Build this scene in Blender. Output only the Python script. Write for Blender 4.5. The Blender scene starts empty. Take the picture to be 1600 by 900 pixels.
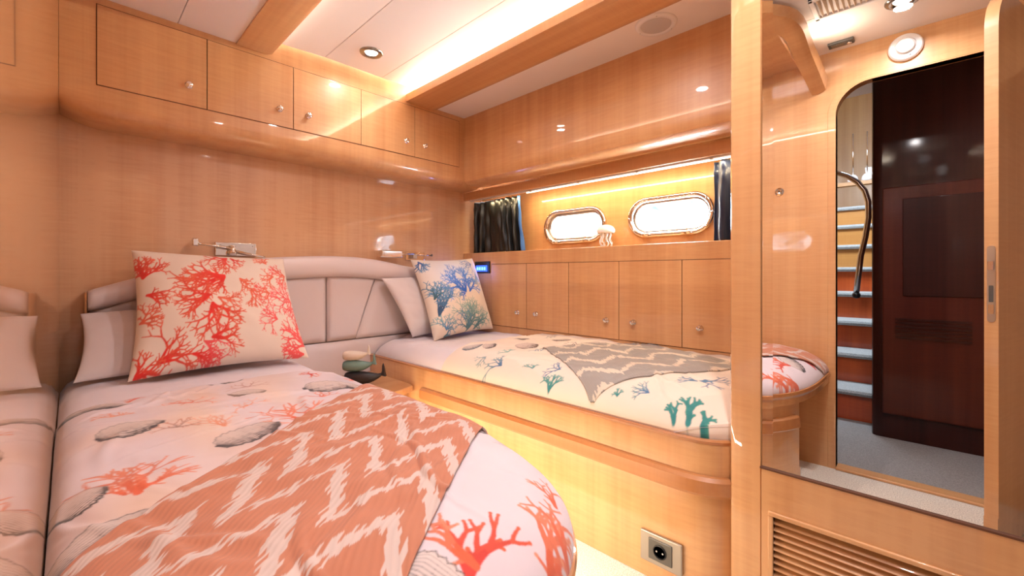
import bpy, bmesh, math, random
import numpy as np
from mathutils import Vector, Matrix
C = bpy.context.scene.collection
PI = math.pi
# ------------------------------------------------------------------ camera, light, exposure
CAM = (2.40, .025, .92)
cd = bpy.data.cameras.new('camera'); cam = bpy.data.objects.new('camera', cd); C.objects.link(cam)
cam.location = CAM
cam.rotation_euler = (PI/2, 0, PI/2 - math.radians(45.9))
cd.sensor_width = 36; cd.lens = 671/1600*36
cd.shift_x = 0; cd.shift_y = -(450-428)/1600
cd.clip_start = .01; cd.clip_end = 200
bpy.context.scene.camera = cam
S = bpy.context.scene
S.view_settings.view_transform = 'Standard'; S.view_settings.look = 'None'
S.view_settings.gamma = 1; S.view_settings.use_curve_mapping = False
S.view_settings.exposure = 0.20
w = bpy.data.worlds.new('sky'); S.world = w; w.use_nodes = True
w.node_tree.nodes['Background'].inputs[0].default_value = (.80, .90, 1.0, 1)
w.node_tree.nodes['Background'].inputs[1].default_value = 60.0

def area(name, loc, direction, sx, sy, power, col, spread=180, shape='RECTANGLE'):
    l = bpy.data.lights.new(name, 'AREA'); l.shape = shape; l.size = sx
    if shape == 'RECTANGLE': l.size_y = sy
    l.energy = power; l.color = col; l.spread = math.radians(spread)
    o = bpy.data.objects.new(name, l); C.objects.link(o); o.location = loc
    o.rotation_euler = Vector(direction).to_track_quat('-Z', 'Y').to_euler()
    return o
WARM = (1, .86, .68); NEUT = (1, .93, .94)
area('cove_light', (1.12, 1.455, 1.990), (0, -.75, .66), 1.80, .02, 13, WARM)
area('cove_light', (2.22, 1.455, 1.990), (-.1, -.75, .66), .3, .02, 2, WARM)
area('cove_light', (1.05, .640, 1.985), (0, .6, .8), 1.62, .02, 3, WARM)
area('cove_light', (1.985, .24, 1.975), (.6, 0, .8), .02, .40, 1.4, WARM)
area('window_strip_light', (1.1, 2.045, 1.422), (0, .5, -.86), 1.8, .01, 5.5, (1, .74, .40))
area('floor_strip_light', (1.05, .815, .285), (0, .75, -.66), 1.5, .02, 9.0, (1, .86, .62))
for x, y, z, p in [(.415, 1.07, 1.985, 1.5), (1.45, 1.07, 1.985, 7), (2.33, .26, 1.955, 5), (2.22, .88, 1.985, 9)]:  # second and last are added fill lamps, unseen and without a ceiling fitting
    area('downlight_or_fill', (x, y, z), (0, 0, -1), .055, .055, p, NEUT, 165, 'DISK')
area('stair_daylight', (1.9, -1.25, 2.7), (.0, -.55, -1), .6, .45, 75, (.72, .87, 1))
area('corridor_downlight_beam', (2.95, -.36, 1.99), (0, 0, -1), .09, .09, 2.0, NEUT, 170, 'DISK')

# ------------------------------------------------------------------ helpers
def lin(c):
    return tuple(((v/255)/12.92 if v/255 <= .04045 else ((v/255+.055)/1.055)**2.4) for v in c)
def place(o, parent):
    if parent is not None:
        o.parent = parent
        o.matrix_parent_inverse = Matrix.Translation(-parent.location)
def empty(name, loc, label=None, cat=None, group=None, kind=None):
    o = bpy.data.objects.new(name, None); C.objects.link(o); o.location = loc
    o.empty_display_size = .05
    tag(o, label, cat, group, kind); return o
def tag(o, label=None, cat=None, group=None, kind=None):
    if label: o['label'] = label
    if cat: o['category'] = cat
    if group: o['group'] = group
    if kind: o['kind'] = kind
    return o
def mk(name, v, f, mat, parent=None, smooth=False, bevel=0, solid=0, fix=True):
    me = bpy.data.meshes.new(name)
    me.from_pydata([tuple(map(float, p)) for p in v], [], [tuple(int(i) for i in q) for q in f])
    if fix:
        bm = bmesh.new(); bm.from_mesh(me); bmesh.ops.recalc_face_normals(bm, faces=bm.faces)
        bm.to_mesh(me); bm.free()
    me.update()
    mats = mat if isinstance(mat, (list, tuple)) else [mat]
    for m in mats: me.materials.append(m)
    o = bpy.data.objects.new(name, me); C.objects.link(o); place(o, parent)
    me.polygons.foreach_set('use_smooth', [True]*len(me.polygons))
    if not smooth: me.set_sharp_from_angle(angle=math.radians(32))
    if bevel:
        b = o.modifiers.new('b', 'BEVEL'); b.width = bevel; b.segments = 3; b.limit_method = 'ANGLE'
        b.harden_normals = False
    if solid:
        s = o.modifiers.new('s', 'SOLIDIFY'); s.thickness = solid; s.offset = -1
    return o
class G:
    """collects shapes for one mesh"""
    def __init__(s): s.v = []; s.f = []
    def add(s, v, f):
        n = len(s.v); s.v += [tuple(p) for p in v]; s.f += [tuple(i+n for i in q) for q in f]; return s
    def box(s, x0, x1, y0, y1, z0, z1):
        v = [(x, y, z) for x in (x0, x1) for y in (y0, y1) for z in (z0, z1)]
        return s.add(v, [(0,1,3,2),(4,6,7,5),(0,4,5,1),(2,3,7,6),(0,2,6,4),(1,5,7,3)])
    def tube(s, pts, r, n=12, closed=False):
        pts = [Vector(p) for p in pts]; R = r if isinstance(r, (list, tuple)) else [r]*len(pts)
        v = []; up = None
        for i, p in enumerate(pts):
            a = pts[i-1] if (i > 0 or closed) else pts[0]; b = pts[(i+1) % len(pts)] if (i < len(pts)-1 or closed) else pts[-1]
            t = (b-a).normalized()
            if up is None:
                up = Vector((0,0,1)) if abs(t.z) < .9 else Vector((1,0,0))
            nrm = t.cross(up).normalized(); up = nrm.cross(t).normalized()
            for k in range(n):
                an = 2*PI*k/n; v.append(p + (nrm*math.cos(an) + up*math.sin(an))*R[i])
        f = []; m = len(pts)
        for i in range(m if closed else m-1):
            j = (i+1) % m
            for k in range(n):
                f.append((i*n+k, i*n+(k+1) % n, j*n+(k+1) % n, j*n+k))
        if not closed:
            f.append(tuple(range(n))); f.append(tuple((m-1)*n+k for k in range(n)))
        return s.add(v, f)
    def lathe(s, prof, c, axis=(0,0,1), n=24):
        ax = Vector(axis).normalized(); a = ax.orthogonal().normalized(); b = ax.cross(a); c = Vector(c)
        v = []; f = []; m = len(prof)
        for r, h in prof:
            for k in range(n):
                an = 2*PI*k/n; v.append(c + ax*h + (a*math.cos(an)+b*math.sin(an))*max(r, 1e-5))
        for i in range(m-1):
            for k in range(n): f.append((i*n+k, i*n+(k+1) % n, (i+1)*n+(k+1) % n, (i+1)*n+k))
        f.append(tuple(range(n))); f.append(tuple((m-1)*n+k for k in range(n)))
        return s.add(v, f)
    def sweep(s, path, prof, closed_prof=True, closed_path=False, zfun=None, osc=None):
        """path in plan [(x,y)], profile [(offset to the left of travel, z)]"""
        v = []; f = []; m = len(path); n = len(prof)
        P = [Vector((p[0], p[1])) for p in path]
        for i in range(m):
            if closed_path: a, b = P[i-1], P[(i+1) % m]
            else: a, b = P[max(i-1, 0)], P[min(i+1, m-1)]
            t = (b-a).normalized(); nn = Vector((-t.y, t.x))
            k = 1.0
            if closed_path or 0 < i < m-1:
                d1 = (P[i]-a).normalized(); k = 1/max(.5, nn.dot(Vector((-d1.y, d1.x))))
            for o, z in prof:
                if osc: o = o*osc[i] if o < 0 else o
                q = P[i]+nn*o*k
                v.append((q.x, q.y, z if zfun is None else zfun(q.x, q.y, z)))
        for i in range(m if closed_path else m-1):
            j = (i+1) % m
            for k in range(n if closed_prof else n-1):
                f.append((i*n+k, i*n+(k+1) % n, j*n+(k+1) % n, j*n+k))
        if closed_prof and not closed_path:
            f.append(tuple(range(n))); f.append(tuple((m-1)*n+k for k in range(n)))
        return s.add(v, f)
    def build(s, name, mat, parent=None, **k): return mk(name, s.v, s.f, mat, parent, **k)
def box(name, x0, x1, y0, y1, z0, z1, mat, parent=None, bevel=0, **k):
    return G().box(x0, x1, y0, y1, z0, z1).build(name, mat, parent, bevel=bevel, **k)
def arc(cx, cy, r, a0, a1, n=10):
    return [(cx+r*math.cos(math.radians(a0+(a1-a0)*i/n)), cy+r*math.sin(math.radians(a0+(a1-a0)*i/n))) for i in range(n+1)]
def rrect(cx, cy, w, h, r, n=8):
    p = []
    for sx, sy, a in ((1,1,0), (-1,1,90), (-1,-1,180), (1,-1,270)):
        p += arc(cx+sx*(w/2-r), cy+sy*(h/2-r), r, a, a+90, n)
    return p
def plate(name, outer, holes, to3, thick, mat, parent=None, smooth=False):
    """flat plate with holes; outer/holes in 2D; to3(a,b,d) -> point at depth d"""
    bm = bmesh.new(); loops = []
    for L in [outer]+holes:
        vs = [bm.verts.new(to3(a, b, 0)) for a, b in L]
        es = [bm.edges.new((vs[i], vs[(i+1) % len(vs)])) for i in range(len(vs))]
        loops.append((vs, L))
    bmesh.ops.triangle_fill(bm, use_beauty=True, use_dissolve=False, edges=bm.edges[:])
    ff = bm.faces[:]; mp = {}
    for vs, L in loops:
        for v, (a, b) in zip(vs, L): mp[v] = bm.verts.new(to3(a, b, thick))
    for fc in ff:
        bm.faces.new([mp[v] for v in reversed(fc.verts)])
    for vs, L in loops:
        for i in range(len(vs)):
            j = (i+1) % len(vs); bm.faces.new((vs[i], vs[j], mp[vs[j]], mp[vs[i]]))
    bmesh.ops.recalc_face_normals(bm, faces=bm.faces)
    me = bpy.data.meshes.new(name); bm.to_mesh(me); bm.free(); me.materials.append(mat)
    o = bpy.data.objects.new(name, me); C.objects.link(o); place(o, parent); return o

# ------------------------------------------------------------------ materials
def mat(name, col=(.8,.8,.8), rough=.5, metal=0, coat=0, coat_rough=.03, emit=None, estr=0, trans=0, ior=1.5, sheen=0, sss=0):
    m = bpy.data.materials.new(name); m.use_nodes = True; b = m.node_tree.nodes['Principled BSDF']
    b.inputs['Base Color'].default_value = (*col, 1); b.inputs['Roughness'].default_value = rough
    b.inputs['Metallic'].default_value = metal; b.inputs['Coat Weight'].default_value = coat
    b.inputs['Coat Roughness'].default_value = coat_rough; b.inputs['IOR'].default_value = ior
    b.inputs['Transmission Weight'].default_value = trans; b.inputs['Sheen Weight'].default_value = sheen
    if emit: b.inputs['Emission Color'].default_value = (*emit, 1); b.inputs['Emission Strength'].default_value = estr
    return m
def nodes(m): return m.node_tree.nodes, m.node_tree.links, m.node_tree.nodes['Principled BSDF']
def wood(name, col, axis='z', var=.13, coat=1.0, rough=.38, coat_rough=.025, ripple=.5):
    m = mat(name, col, rough, coat=coat, coat_rough=coat_rough); N, L, B = nodes(m)
    tc = N.new('ShaderNodeTexCoord')
    def noise(sc, det=3, dist=0):
        mp = N.new('ShaderNodeMapping'); mp.inputs['Scale'].default_value = sc
        L.new(tc.outputs['Object'], mp.inputs['Vector'])
        n = N.new('ShaderNodeTexNoise'); n.inputs['Scale'].default_value = 1; n.inputs['Detail'].default_value = det
        n.inputs['Distortion'].default_value = dist
        L.new(mp.outputs[0], n.inputs['Vector']); return n.outputs['Fac']
    if axis == 'z': g, g2, r = (14,14,.5), (60,60,1.2), (9,9,95)
    elif axis == 'x': g, g2, r = (.5,14,14), (1.2,60,60), (95,9,9)
    else: g, g2, r = (14,.5,14), (60,1.2,60), (9,95,9)
    a, b, c = noise(g, 3), noise(g2, 2), noise(r, 2, .6)
    def math2(op, x, y):
        q = N.new('ShaderNodeMath'); q.operation = op
        for i, t in enumerate((x, y)):
            if isinstance(t, (int, float)): q.inputs[i].default_value = t
            else: L.new(t, q.inputs[i])
        return q.outputs[0]
    s = math2('ADD', math2('MULTIPLY', a, .62), math2('ADD', math2('MULTIPLY', b, .22), math2('MULTIPLY', c, .16*ripple*2)))
    rp = N.new('ShaderNodeValToRGB'); e = rp.color_ramp.elements
    e[0].position = .36; e[1].position = .66
    e[0].color = (col[0]*(1-var), col[1]*(1-var*1.7), col[2]*(1-var*2.2), 1)
    e[1].color = (min(1, col[0]*(1+var*.7)), min(1, col[1]*(1+var)), min(1, col[2]*(1+var*1.3)), 1)
    L.new(s, rp.inputs[0]); L.new(rp.outputs[0], B.inputs['Base Color'])
    # very slight waviness of the lacquer
    nz = noise((2.2, 2.2, 1.2), 1); bp = N.new('ShaderNodeBump'); bp.inputs['Strength'].default_value = .06
    bp.inputs['Distance'].default_value = .02
    L.new(nz, bp.inputs['Height']); L.new(bp.outputs[0], B.inputs['Coat Normal'])
    return m
WC = (.61, .322, .138)
W = wood('lacquered_maple', WC, 'z', var=.11, ripple=.9)
WB = wood('lacquered_maple_veiled', (.60, .345, .190), 'z', var=.10, ripple=1.0)  # pinker tone puts a cool veil of light into the head wall colour
WX = wood('lacquered_maple_lengthwise', WC, 'x')
WY = wood('lacquered_maple_crosswise', WC, 'y')
WTRIM = wood('lacquered_cherry_trim', (.46, .19, .062), 'x')
WDARK = wood('mahogany', (.035, .005, .003), 'z', var=.35, coat=.35, coat_rough=.08, rough=.5)
WDARK2 = wood('mahogany_panel', (.075, .010, .004), 'z', var=.35, coat=.35, coat_rough=.1, rough=.5)
for _m in (WDARK, WDARK2): _m.node_tree.nodes['Principled BSDF'].inputs['Specular IOR Level'].default_value = .2
WRED = wood('red_mahogany_riser', (.50, .085, .015), 'z', var=.2, coat=.6, coat_rough=.1)
WGAP = mat('gap_shade', (.12, .045, .02), .7)  # dark brown painted in for the shade of the door gaps
CREAM = mat('cream_ceiling_vinyl', (.80, .72, .68), .55)
CREAMG = mat('ceiling_seam', (.42, .31, .25), .8)
CHROME = mat('chrome', (.82, .80, .78), .09, 1)
STEEL = mat('brushed_steel', (.55, .53, .50), .28, 1)
MIRROR = mat('mirror_glass', (.90, .90, .89), .0, 1)
BLACK = mat('black_plastic', (.012, .012, .014), .3)
DGREY = mat('dark_grey_plastic', (.09, .085, .08), .35)
WHITE = mat('white_plastic', (.80, .77, .77), .35)
LENS = mat('lamp_lens', (1, 1, 1), .3, emit=(1, .93, .85), estr=25)
LED = mat('led_strip', (1, 1, 1), .4, emit=(1, .86, .66), estr=2)
LEATHER = mat('cream_leather', (.67, .57, .56), .42, coat=.12, coat_rough=.3)
SEAM = mat('leather_seam', (.36, .25, .20), .7)
RUBBER = mat('bed_kick_vinyl', (.50, .33, .31), .4)

def fabric(name, col=None, attr=None, rough=.85, bscale=700, bstr=.15, sheen=.2, ribs=False):
    m = mat(name, col or (.8,.8,.8), rough, sheen=sheen); N, L, B = nodes(m)
    if attr:
        a = N.new('ShaderNodeVertexColor'); a.layer_name = attr; L.new(a.outputs[0], B.inputs['Base Color'])
    tc = N.new('ShaderNodeTexCoord'); n = N.new('ShaderNodeTexNoise'); n.inputs['Scale'].default_value = bscale
    L.new(tc.outputs['Object'], n.inputs['Vector'])
    b = N.new('ShaderNodeBump'); b.inputs['Strength'].default_value = bstr; b.inputs['Distance'].default_value = .001
    if ribs:
        wv = N.new('ShaderNodeTexWave'); wv.inputs['Scale'].default_value = 48; wv.bands_direction = 'DIAGONAL'
        L.new(tc.outputs['Object'], wv.inputs['Vector']); L.new(wv.outputs['Fac'], b.inputs['Height'])
        b.inputs['Strength'].default_value = .45
    else: L.new(n.outputs['Fac'], b.inputs['Height'])
    L.new(b.outputs[0], B.inputs['Normal']); return m
PRINT = fabric('printed_cotton', attr='pattern')
WEAVE = fabric('woven_throw', attr='pattern', ribs=True)
SHEET = fabric('white_cotton_sheet', (.70, .64, .69))
PILW = fabric('white_cotton_pillow', (.68, .60, .60))
def carpet(name, c1, c2, sc=260):
    m = mat(name, c1, .95, sheen=.3); N, L, B = nodes(m)
    tc = N.new('ShaderNodeTexCoord'); n = N.new('ShaderNodeTexNoise'); n.inputs['Scale'].default_value = sc; n.inputs['Detail'].default_value = 4
    L.new(tc.outputs['Object'], n.inputs['Vector'])
    r = N.new('ShaderNodeValToRGB'); r.color_ramp.elements[0].position = .38; r.color_ramp.elements[1].position = .62
    r.color_ramp.elements[0].color = (*c2, 1); r.color_ramp.elements[1].color = (*c1, 1)
    L.new(n.outputs['Fac'], r.inputs[0]); L.new(r.outputs[0], B.inputs['Base Color'])
    b = N.new('ShaderNodeBump'); b.inputs['Strength'].default_value = .8; b.inputs['Distance'].default_value = .004
    L.new(n.outputs['Fac'], b.inputs['Height']); L.new(b.outputs[0], B.inputs['Normal']); return m
CARPET = carpet('pale_speckled_carpet', (.85, .80, .70), (.50, .46, .40))
CARPETG = carpet('grey_carpet', (.30, .29, .29), (.17, .165, .17))
CARPETS = carpet('stair_carpet', (.46, .48, .49), (.25, .27, .29))

# ------------------------------------------------------------------ the setting
HULL = 2.18; YC = 2.0
st = lambda o: tag(o, kind='structure')
st(box('floor', -.02, 3.3, 0, 2.3, -.08, 0, CARPET))
st(box('wall_back', -.05, -.001, -.05, 2.3, -.08, 2.1, WB))
# inner wall with the rounded doorway
DX0, DX1, DZ = 2.087, 2.70, 1.80
hole = [(DX0, 0.0005)] + [(DX1, .0005)] + arc(DX1-.13, DZ-.13, .13, 0, 90, 10) + arc(DX0+.13, DZ-.13, .13, 90, 180, 10)
plate('wall_left', [(0, -.02), (3.3, -.02), (3.3, 2.1), (0, 2.1)], [hole], lambda a, b, d: (a, -d, b), .05, W)
bpy.data.objects['wall_left']['kind'] = 'structure'
fr_p = [(DX0, 0)] + arc(DX0+.13, DZ-.13, .13, 180, 90, 10) + arc(DX1-.13, DZ-.13, .13, 90, 0, 10) + [(DX1, 0)]
def frame_sweep(name, path, width, y0, y1, mt, parent=None):
    v = []; f = []; m = len(path)
    for i, p in enumerate(path):
        a = Vector(path[max(i-1, 0)]); b = Vector(path[min(i+1, m-1)]); t = (b-a).normalized(); n = Vector((-t.y, t.x))
        for o, y in ((0, y0), (0, y1), (.006, y1+.004), (width-.004, y1+.004), (width, y1), (width, y0)):
            q = Vector(p)+n*o; v.append((q.x, y, q.y))
    for i in range(m-1):
        for k in range(6): f.append((i*6+k, i*6+(k+1) % 6, (i+1)*6+(k+1) % 6, (i+1)*6+k))
    f += [tuple(range(6)), tuple((m-1)*6+k for k in range(6))]
    return mk(name, v, f, mt, parent)
dr = empty('door_1', (2.4, 0, 0), kind='structure')
frame_sweep('door_frame', fr_p, .034, -.055, -.003, W, dr)
box('door_sill', DX0, DX1, -.06, .012, 0, .012, WX, dr, bevel=.003)
st(box('wall_front', 3.3, 3.35, -.05, 2.3, -.08, 2.1, CREAM))
# hull wall with two portholes
PORT = [(.84, 1.215), (1.44, 1.222)]; PW, PH = .46, .215
def stad(cx, cz, w, h, n=12):
    r = h/2; return arc(cx+w/2-r, cz, r, -90, 90, n)+arc(cx-w/2+r, cz, r, 90, 270, n)
plate('wall_right', [(-.05, -.08), (3.3, -.08), (3.3, 2.1), (-.05, 2.1)], [stad(x, z, PW-.05, PH-.05) for x, z in PORT],
      lambda a, b, d: (a, HULL+d, b), .07, W)['kind'] = 'structure'
# main ceiling: cambered, in long panels with seams
def zc(y): return 1.970 + .05*min(1, max(0, y)/.9)
ys = [0, .345, .93, 1.245, 1.62]
g = G(); x0, x1 = .201, 3.3
for a, b in zip(ys[:-1], ys[1:]):
    a2, b2 = a+(.0015 if a else 0), b-.0015
    g.add([(x0, a2, zc(a2)), (x1, a2, zc(a2)), (x1, b2, zc(b2)), (x0, b2, zc(b2)), (x0, a2, 2.09), (x1, a2, 2.09), (x1, b2, 2.09), (x0, b2, 2.09)],
          [(0,1,2,3), (4,5,6,7), (0,1,5,4), (1,2,6,5), (2,3,7,6), (3,0,4,7)])
st(g.build('ceiling', CREAM))
g = G()
for y in ys[1:-1]: g.box(.201, 3.3, y-.003, y+.003, zc(y)+.004, zc(y)+.02)
st(g.build('trim_1', CREAMG))
g = G().box(.201, 3.3, 1.60, 2.2, 1.945, 2.09)
st(g.build('ceiling_side', CREAM))
# alcove ceiling over the near bed
g = G().box(.201, 1.50, 0, .333, 1.942, 1.962).box(.201, 1.50, .336, .60, 1.942, 1.962)
st(g.build('ceiling_alcove', CREAM))
st(box('trim_5', 1.501, 1.94, .0005, .57, 1.938, 1.955, WX))
# ceiling beam beside the hull with the lit cove above it
b = G().sweep([(.201, 1.51), (3.3, 1.51)], [(.105, 1.940), (.11, 1.985), (.098, 1.985), (.094, 1.972), (-.11, 1.972), (-.11, 1.93), (.06, 1.93), (.09, 1.933)]).build('trim_2', WX)
st(b)
box('led_strip', .25, 3.2, 1.462, 1.474, 1.973, 1.977, LED, b)
# cornice that wraps round the near bed alcove and drops towards the inner wall
cp = [(.201, .615), (.8, .615), (1.4, .615), (1.72, .615)] + arc(1.72, .375, .24, 90, 0, 10) + [(1.962, .25), (1.972, .12), (1.98, 0.001)]
def cz(x, y, z):
    t = max(0, min(1, (.50-y)/.5)); dz = -.15*t**1.3
    return z+dz*(1 if z < 1.96 else .9)
cpath = cp
g = G().sweep(cpath, [(.078, 1.985), (.066, 1.985), (.060, 1.970), (-.075, 1.970), (-.075, 1.935), (.045, 1.935), (.07, 1.945)], zfun=cz, osc=[1, 1, 1, .9]+[.8-.09*q for q in range(11)]+[-.1, -.15, -.2])
co = st(g.build('trim_3', WX))
# outside: pale rocky hillside beyond the portholes
rng = np.random.default_rng(4)
HM = mat('pale_hillside', (.7,.75,.78), .9); N, L, B = nodes(HM)
n = N.new('ShaderNodeTexNoise'); n.inputs['Scale'].default_value = 1.6; n.inputs['Detail'].default_value = 5
tc = N.new('ShaderNodeTexCoord'); L.new(tc.outputs['Object'], n.inputs['Vector'])
r = N.new('ShaderNodeValToRGB'); e = r.color_ramp.elements; e[0].position = .34; e[0].color = (.010,.030,.034,1); e[1].position = .56; e[1].color = (.26,.275,.28,1)
L.new(n.outputs['Fac'], r.inputs[0]); L.new(r.outputs[0], B.inputs['Base Color'])
nx, nz = 50, 24; v = []; f = []
for i in range(nx):
    for j in range(nz):
        x = -26+i*1.1; t = j/(nz-1); z = -1+t*9
        v.append((x, 9+t*7+.8*math.sin(x*.7+j)+.5*math.sin(x*1.9-j*.6), z+.4*math.sin(x*.9)))
for i in range(nx-1):
    for j in range(nz-1): f.append((i*nz+j, (i+1)*nz+j, (i+1)*nz+j+1, i*nz+j+1))
tag(mk('hillside', v, f, HM, smooth=True, fix=False), 'pale rocky hillside with scattered green trees outside the portholes', 'hillside', kind='structure')

# ------------------------------------------------------------------ portholes
GLASS = bpy.data.materials.new('window_glass'); GLASS.use_nodes = True
N, L = GLASS.node_tree.nodes, GLASS.node_tree.links; N.clear()
o_ = N.new('ShaderNodeOutputMaterial'); mx = N.new('ShaderNodeMixShader'); tr = N.new('ShaderNodeBsdfTransparent'); gl = N.new('ShaderNodeBsdfGlossy')
gl.inputs['Roughness'].default_value = 0; tr.inputs[0].default_value = (.93,.97,1,1); fr = N.new('ShaderNodeFresnel'); fr.inputs[0].default_value = 1.45
L.new(fr.outputs[0], mx.inputs[0]); L.new(tr.outputs[0], mx.inputs[1]); L.new(gl.outputs[0], mx.inputs[2]); L.new(mx.outputs[0], o_.inputs[0])
for i, (px, pz) in enumerate(PORT):
    e = empty('window_%d' % (i+1), (px, HULL, pz), kind='structure')
    def ring(pts_o, prof):
        v = []; f = []; m = len(pts_o); n = len(prof)
        P = [Vector(p) for p in pts_o]
        for k in range(m):
            t = (P[(k+1) % m]-P[k-1]).normalized(); nn = Vector((t.y, -t.x))
            for o, y in prof:
                q = P[k]+nn*o; v.append((q.x, HULL+y, q.y))
        for k in range(m):
            for j in range(n): f.append((k*n+j, k*n+(j+1) % n, ((k+1) % m)*n+(j+1) % n, ((k+1) % m)*n+j))
        return v, f
    base = stad(px, pz, PW-.05, PH-.05, 16)
    v, f = ring(base, [(-.001, .06), (-.001, -.004), (.004, -.014), (.016, -.017), (.024, -.012), (.025, 0), (.002, .0), (.002, .06)])
    mk('frame', v, f, CHROME, e, smooth=True)
    v, f = ring(base, [(-.014, .030), (-.014, .012), (-.009, .006), (.0, .006), (.0, .030)])
    mk('inner_frame', v, f, STEEL, e, smooth=True)
    pane = stad(px, pz, PW-.052, PH-.052, 12)
    mk('glass_pane', [(a, HULL+.022, b) for a, b in pane], [tuple(range(len(pane)))], GLASS, e)
    for q, (bx, bz) in enumerate(stad(px, pz, PW-.018, PH-.018, 4)):
        G().lathe([(.0045, 0), (.0045, .003), (.003, .0055), (0, .006)], (bx, HULL-.015, bz), (0,-1,0), 10).build('bolt', CHROME, e, smooth=True)
    for s in (-.12, .10):
        g = G().tube([(px+s-.02, HULL-.028, pz-PH/2+.012), (px+s+.02, HULL-.028, pz-PH/2+.012)], .010, 12)
        g.tube([(px+s, HULL-.01, pz-PH/2+.010), (px+s, HULL-.045, pz-PH/2+.010)], .006, 10)
        g.tube([(px+s, HULL-.028, pz-PH/2+.012), (px+s+.004, HULL-.034, pz-PH/2+.034)], .004, 8)
        g.build('latch', CHROME, e, smooth=False)

# ------------------------------------------------------------------ doors and knobs
def door_x(parent, x, y0, y1, z0, z1, ky, kz, th=.004):      # door on a plane facing +x
    g = 0.0014
    d = box('door', x, x+th, y0+g, y1-g, z0+g, z1-g, W, parent, bevel=.0008)
    box('gap_shade', x-.001, x+.0016, y0-g, y1+g, z0-g, z1+g, WGAP, d)  # dark outline drawn as the shadow gap round the door
    knob(d, (x+th, ky, kz), (1, 0, 0)); return d
def door_y(parent, y, x0, x1, z0, z1, kx, kz, th=.004):      # door on a plane facing -y
    g = .0014
    d = box('door', x0+g, x1-g, y-th, y, z0+g, z1-g, W, parent, bevel=.0008)
    box('gap_shade', x0-g, x1+g, y-.0016, y+.001, z0-g, z1+g, WGAP, d)  # same painted shadow gap, no real seal
    if kx: knob(d, (kx, y-th, kz), (0, -1, 0))
    return d
def knob(d, p, ax):
    o = G().lathe([(.014, 0), (.014, .002), (.0075, .004), (.006, .010), (.010, .0125), (.0125, .016), (.0125, .0185), (.009, .0215), (0, .0225)], p, ax, 20).build('knob', CHROME, d, smooth=True)
    o['label'] = 'round chrome knob'
# overhead cabinet on the head wall
XC = .20
oc = empty('overhead_cabinet', (0, 1.0, 1.5), 'long maple overhead cabinet with five knobbed doors above the headboard', 'cabinet')
YF = 1.84
yy = [.0005, .02, .04, .07, .11, .16]+[.3+.14*i for i in range(12)]
g = G(); path = [(.0005, y) for y in yy if y < YF+.16]+[(.0005, 1.999)]
def lift(x, y, z):
    return z+(.035*max(0, 1-y/.13)**2 if z < 1.6 else 0)
prof = [(-.0, 1.50), (-.10, 1.50), (-.15, 1.503), (-.175, 1.511), (-.191, 1.527), (-.199, 1.548), (-XC, 1.575), (-XC, 1.965), (-XC+.01, 2.06), (0, 2.06)]
g.sweep(path, prof, zfun=lift)
ocb = g.build('body', W, oc, smooth=False)
ye = [.096, .433, .778, 1.122, 1.459, 1.797]
kn = [(.370, 1.700), (.716, 1.697), (.847, 1.699), (1.400, 1.699), (1.531, 1.697)]
for i in range(5): door_x(oc, XC, ye[i], ye[i+1], 1.617, 1.915, *kn[i])
# hull side upper fascia with valance over the portholes
uf = empty('overhead_bulkhead', (1.1, 2.0, 1.51), 'long maple overhead locker front with rounded lower edge above the porthole shelf', 'bulkhead')
g = G(); prof = [(0, 1.51), (-.10, 1.51), (-.135, 1.515), (-.152, 1.527), (-.159, 1.545), (-.16, 1.575), (-.16, 1.95), (0, 1.95)]
g.sweep([(2.011, YC), (XC, YC)][::-1] if False else [(XC-.0, YC), (2.011, YC)], [(o, z) for o, z in prof])
o = g.build('body', W, uf)
box('valance', .001, 2.011, YC-.002, YC+.018, 1.442, 1.4995, WX, uf, bevel=.002)
box('curtain_track', .05, 2.011, YC+.019, YC+.030, 1.434, 1.446, WHITE, uf)
o = box('led_strip', .58, 1.95, YC+.032, YC+.040, 1.428, 1.440, LED, uf)
for x in (.62, .98, 1.34, 1.7): box('track_clip', x, x+.012, YC+.016, YC+.032, 1.430, 1.438, STEEL, uf)
# lower hull cabinet with shelf
hc = empty('low_cabinet', (1.1, 2.0, .45), 'long maple locker row with knobbed doors behind the far berth', 'cabinet')
box('body', 0.001, 2.011, YC, HULL-.001, .40, 1.066, W, hc, bevel=.003)
xe = [.297, .613, .936, 1.256, 1.583, 1.91]
kx = [.541, .695, 1.184, 1.339, 1.665]
for i in range(5): door_y(hc, YC, xe[i], xe[i+1], .58, .985, kx[i], .677)
door_y(hc, YC, 1.916, 2.009, .58, .985, None, None)
# control display
dp = empty('control_display', (.21, YC, .965), 'small black control panel with glowing blue screen on locker front beside coral pillow', 'display')
BLUE = mat('blue_screen', (.02,.06,.3), .2, emit=(.03, .10, 1), estr=2.2); BLUE2 = mat('blue_screen_digits', (.1,.3,.8), .2, emit=(.10, .30, 1), estr=4)
box('housing', .135, .285, YC-.010, YC, .925, 1.005, BLACK, dp, bevel=.003)
s = box('screen', .150, .262, YC-.0115, YC-.009, .937, .978, BLUE, dp)
for k in range(4): box('readout', .158+k*.024, .174+k*.024, YC-.0125, YC-.0112, .946, .966, BLUE2, s)
area('display_glow', (.21, YC-.02, .955), (.2, -1, 0), .12, .05, .5, (.10, .25, 1))

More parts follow.
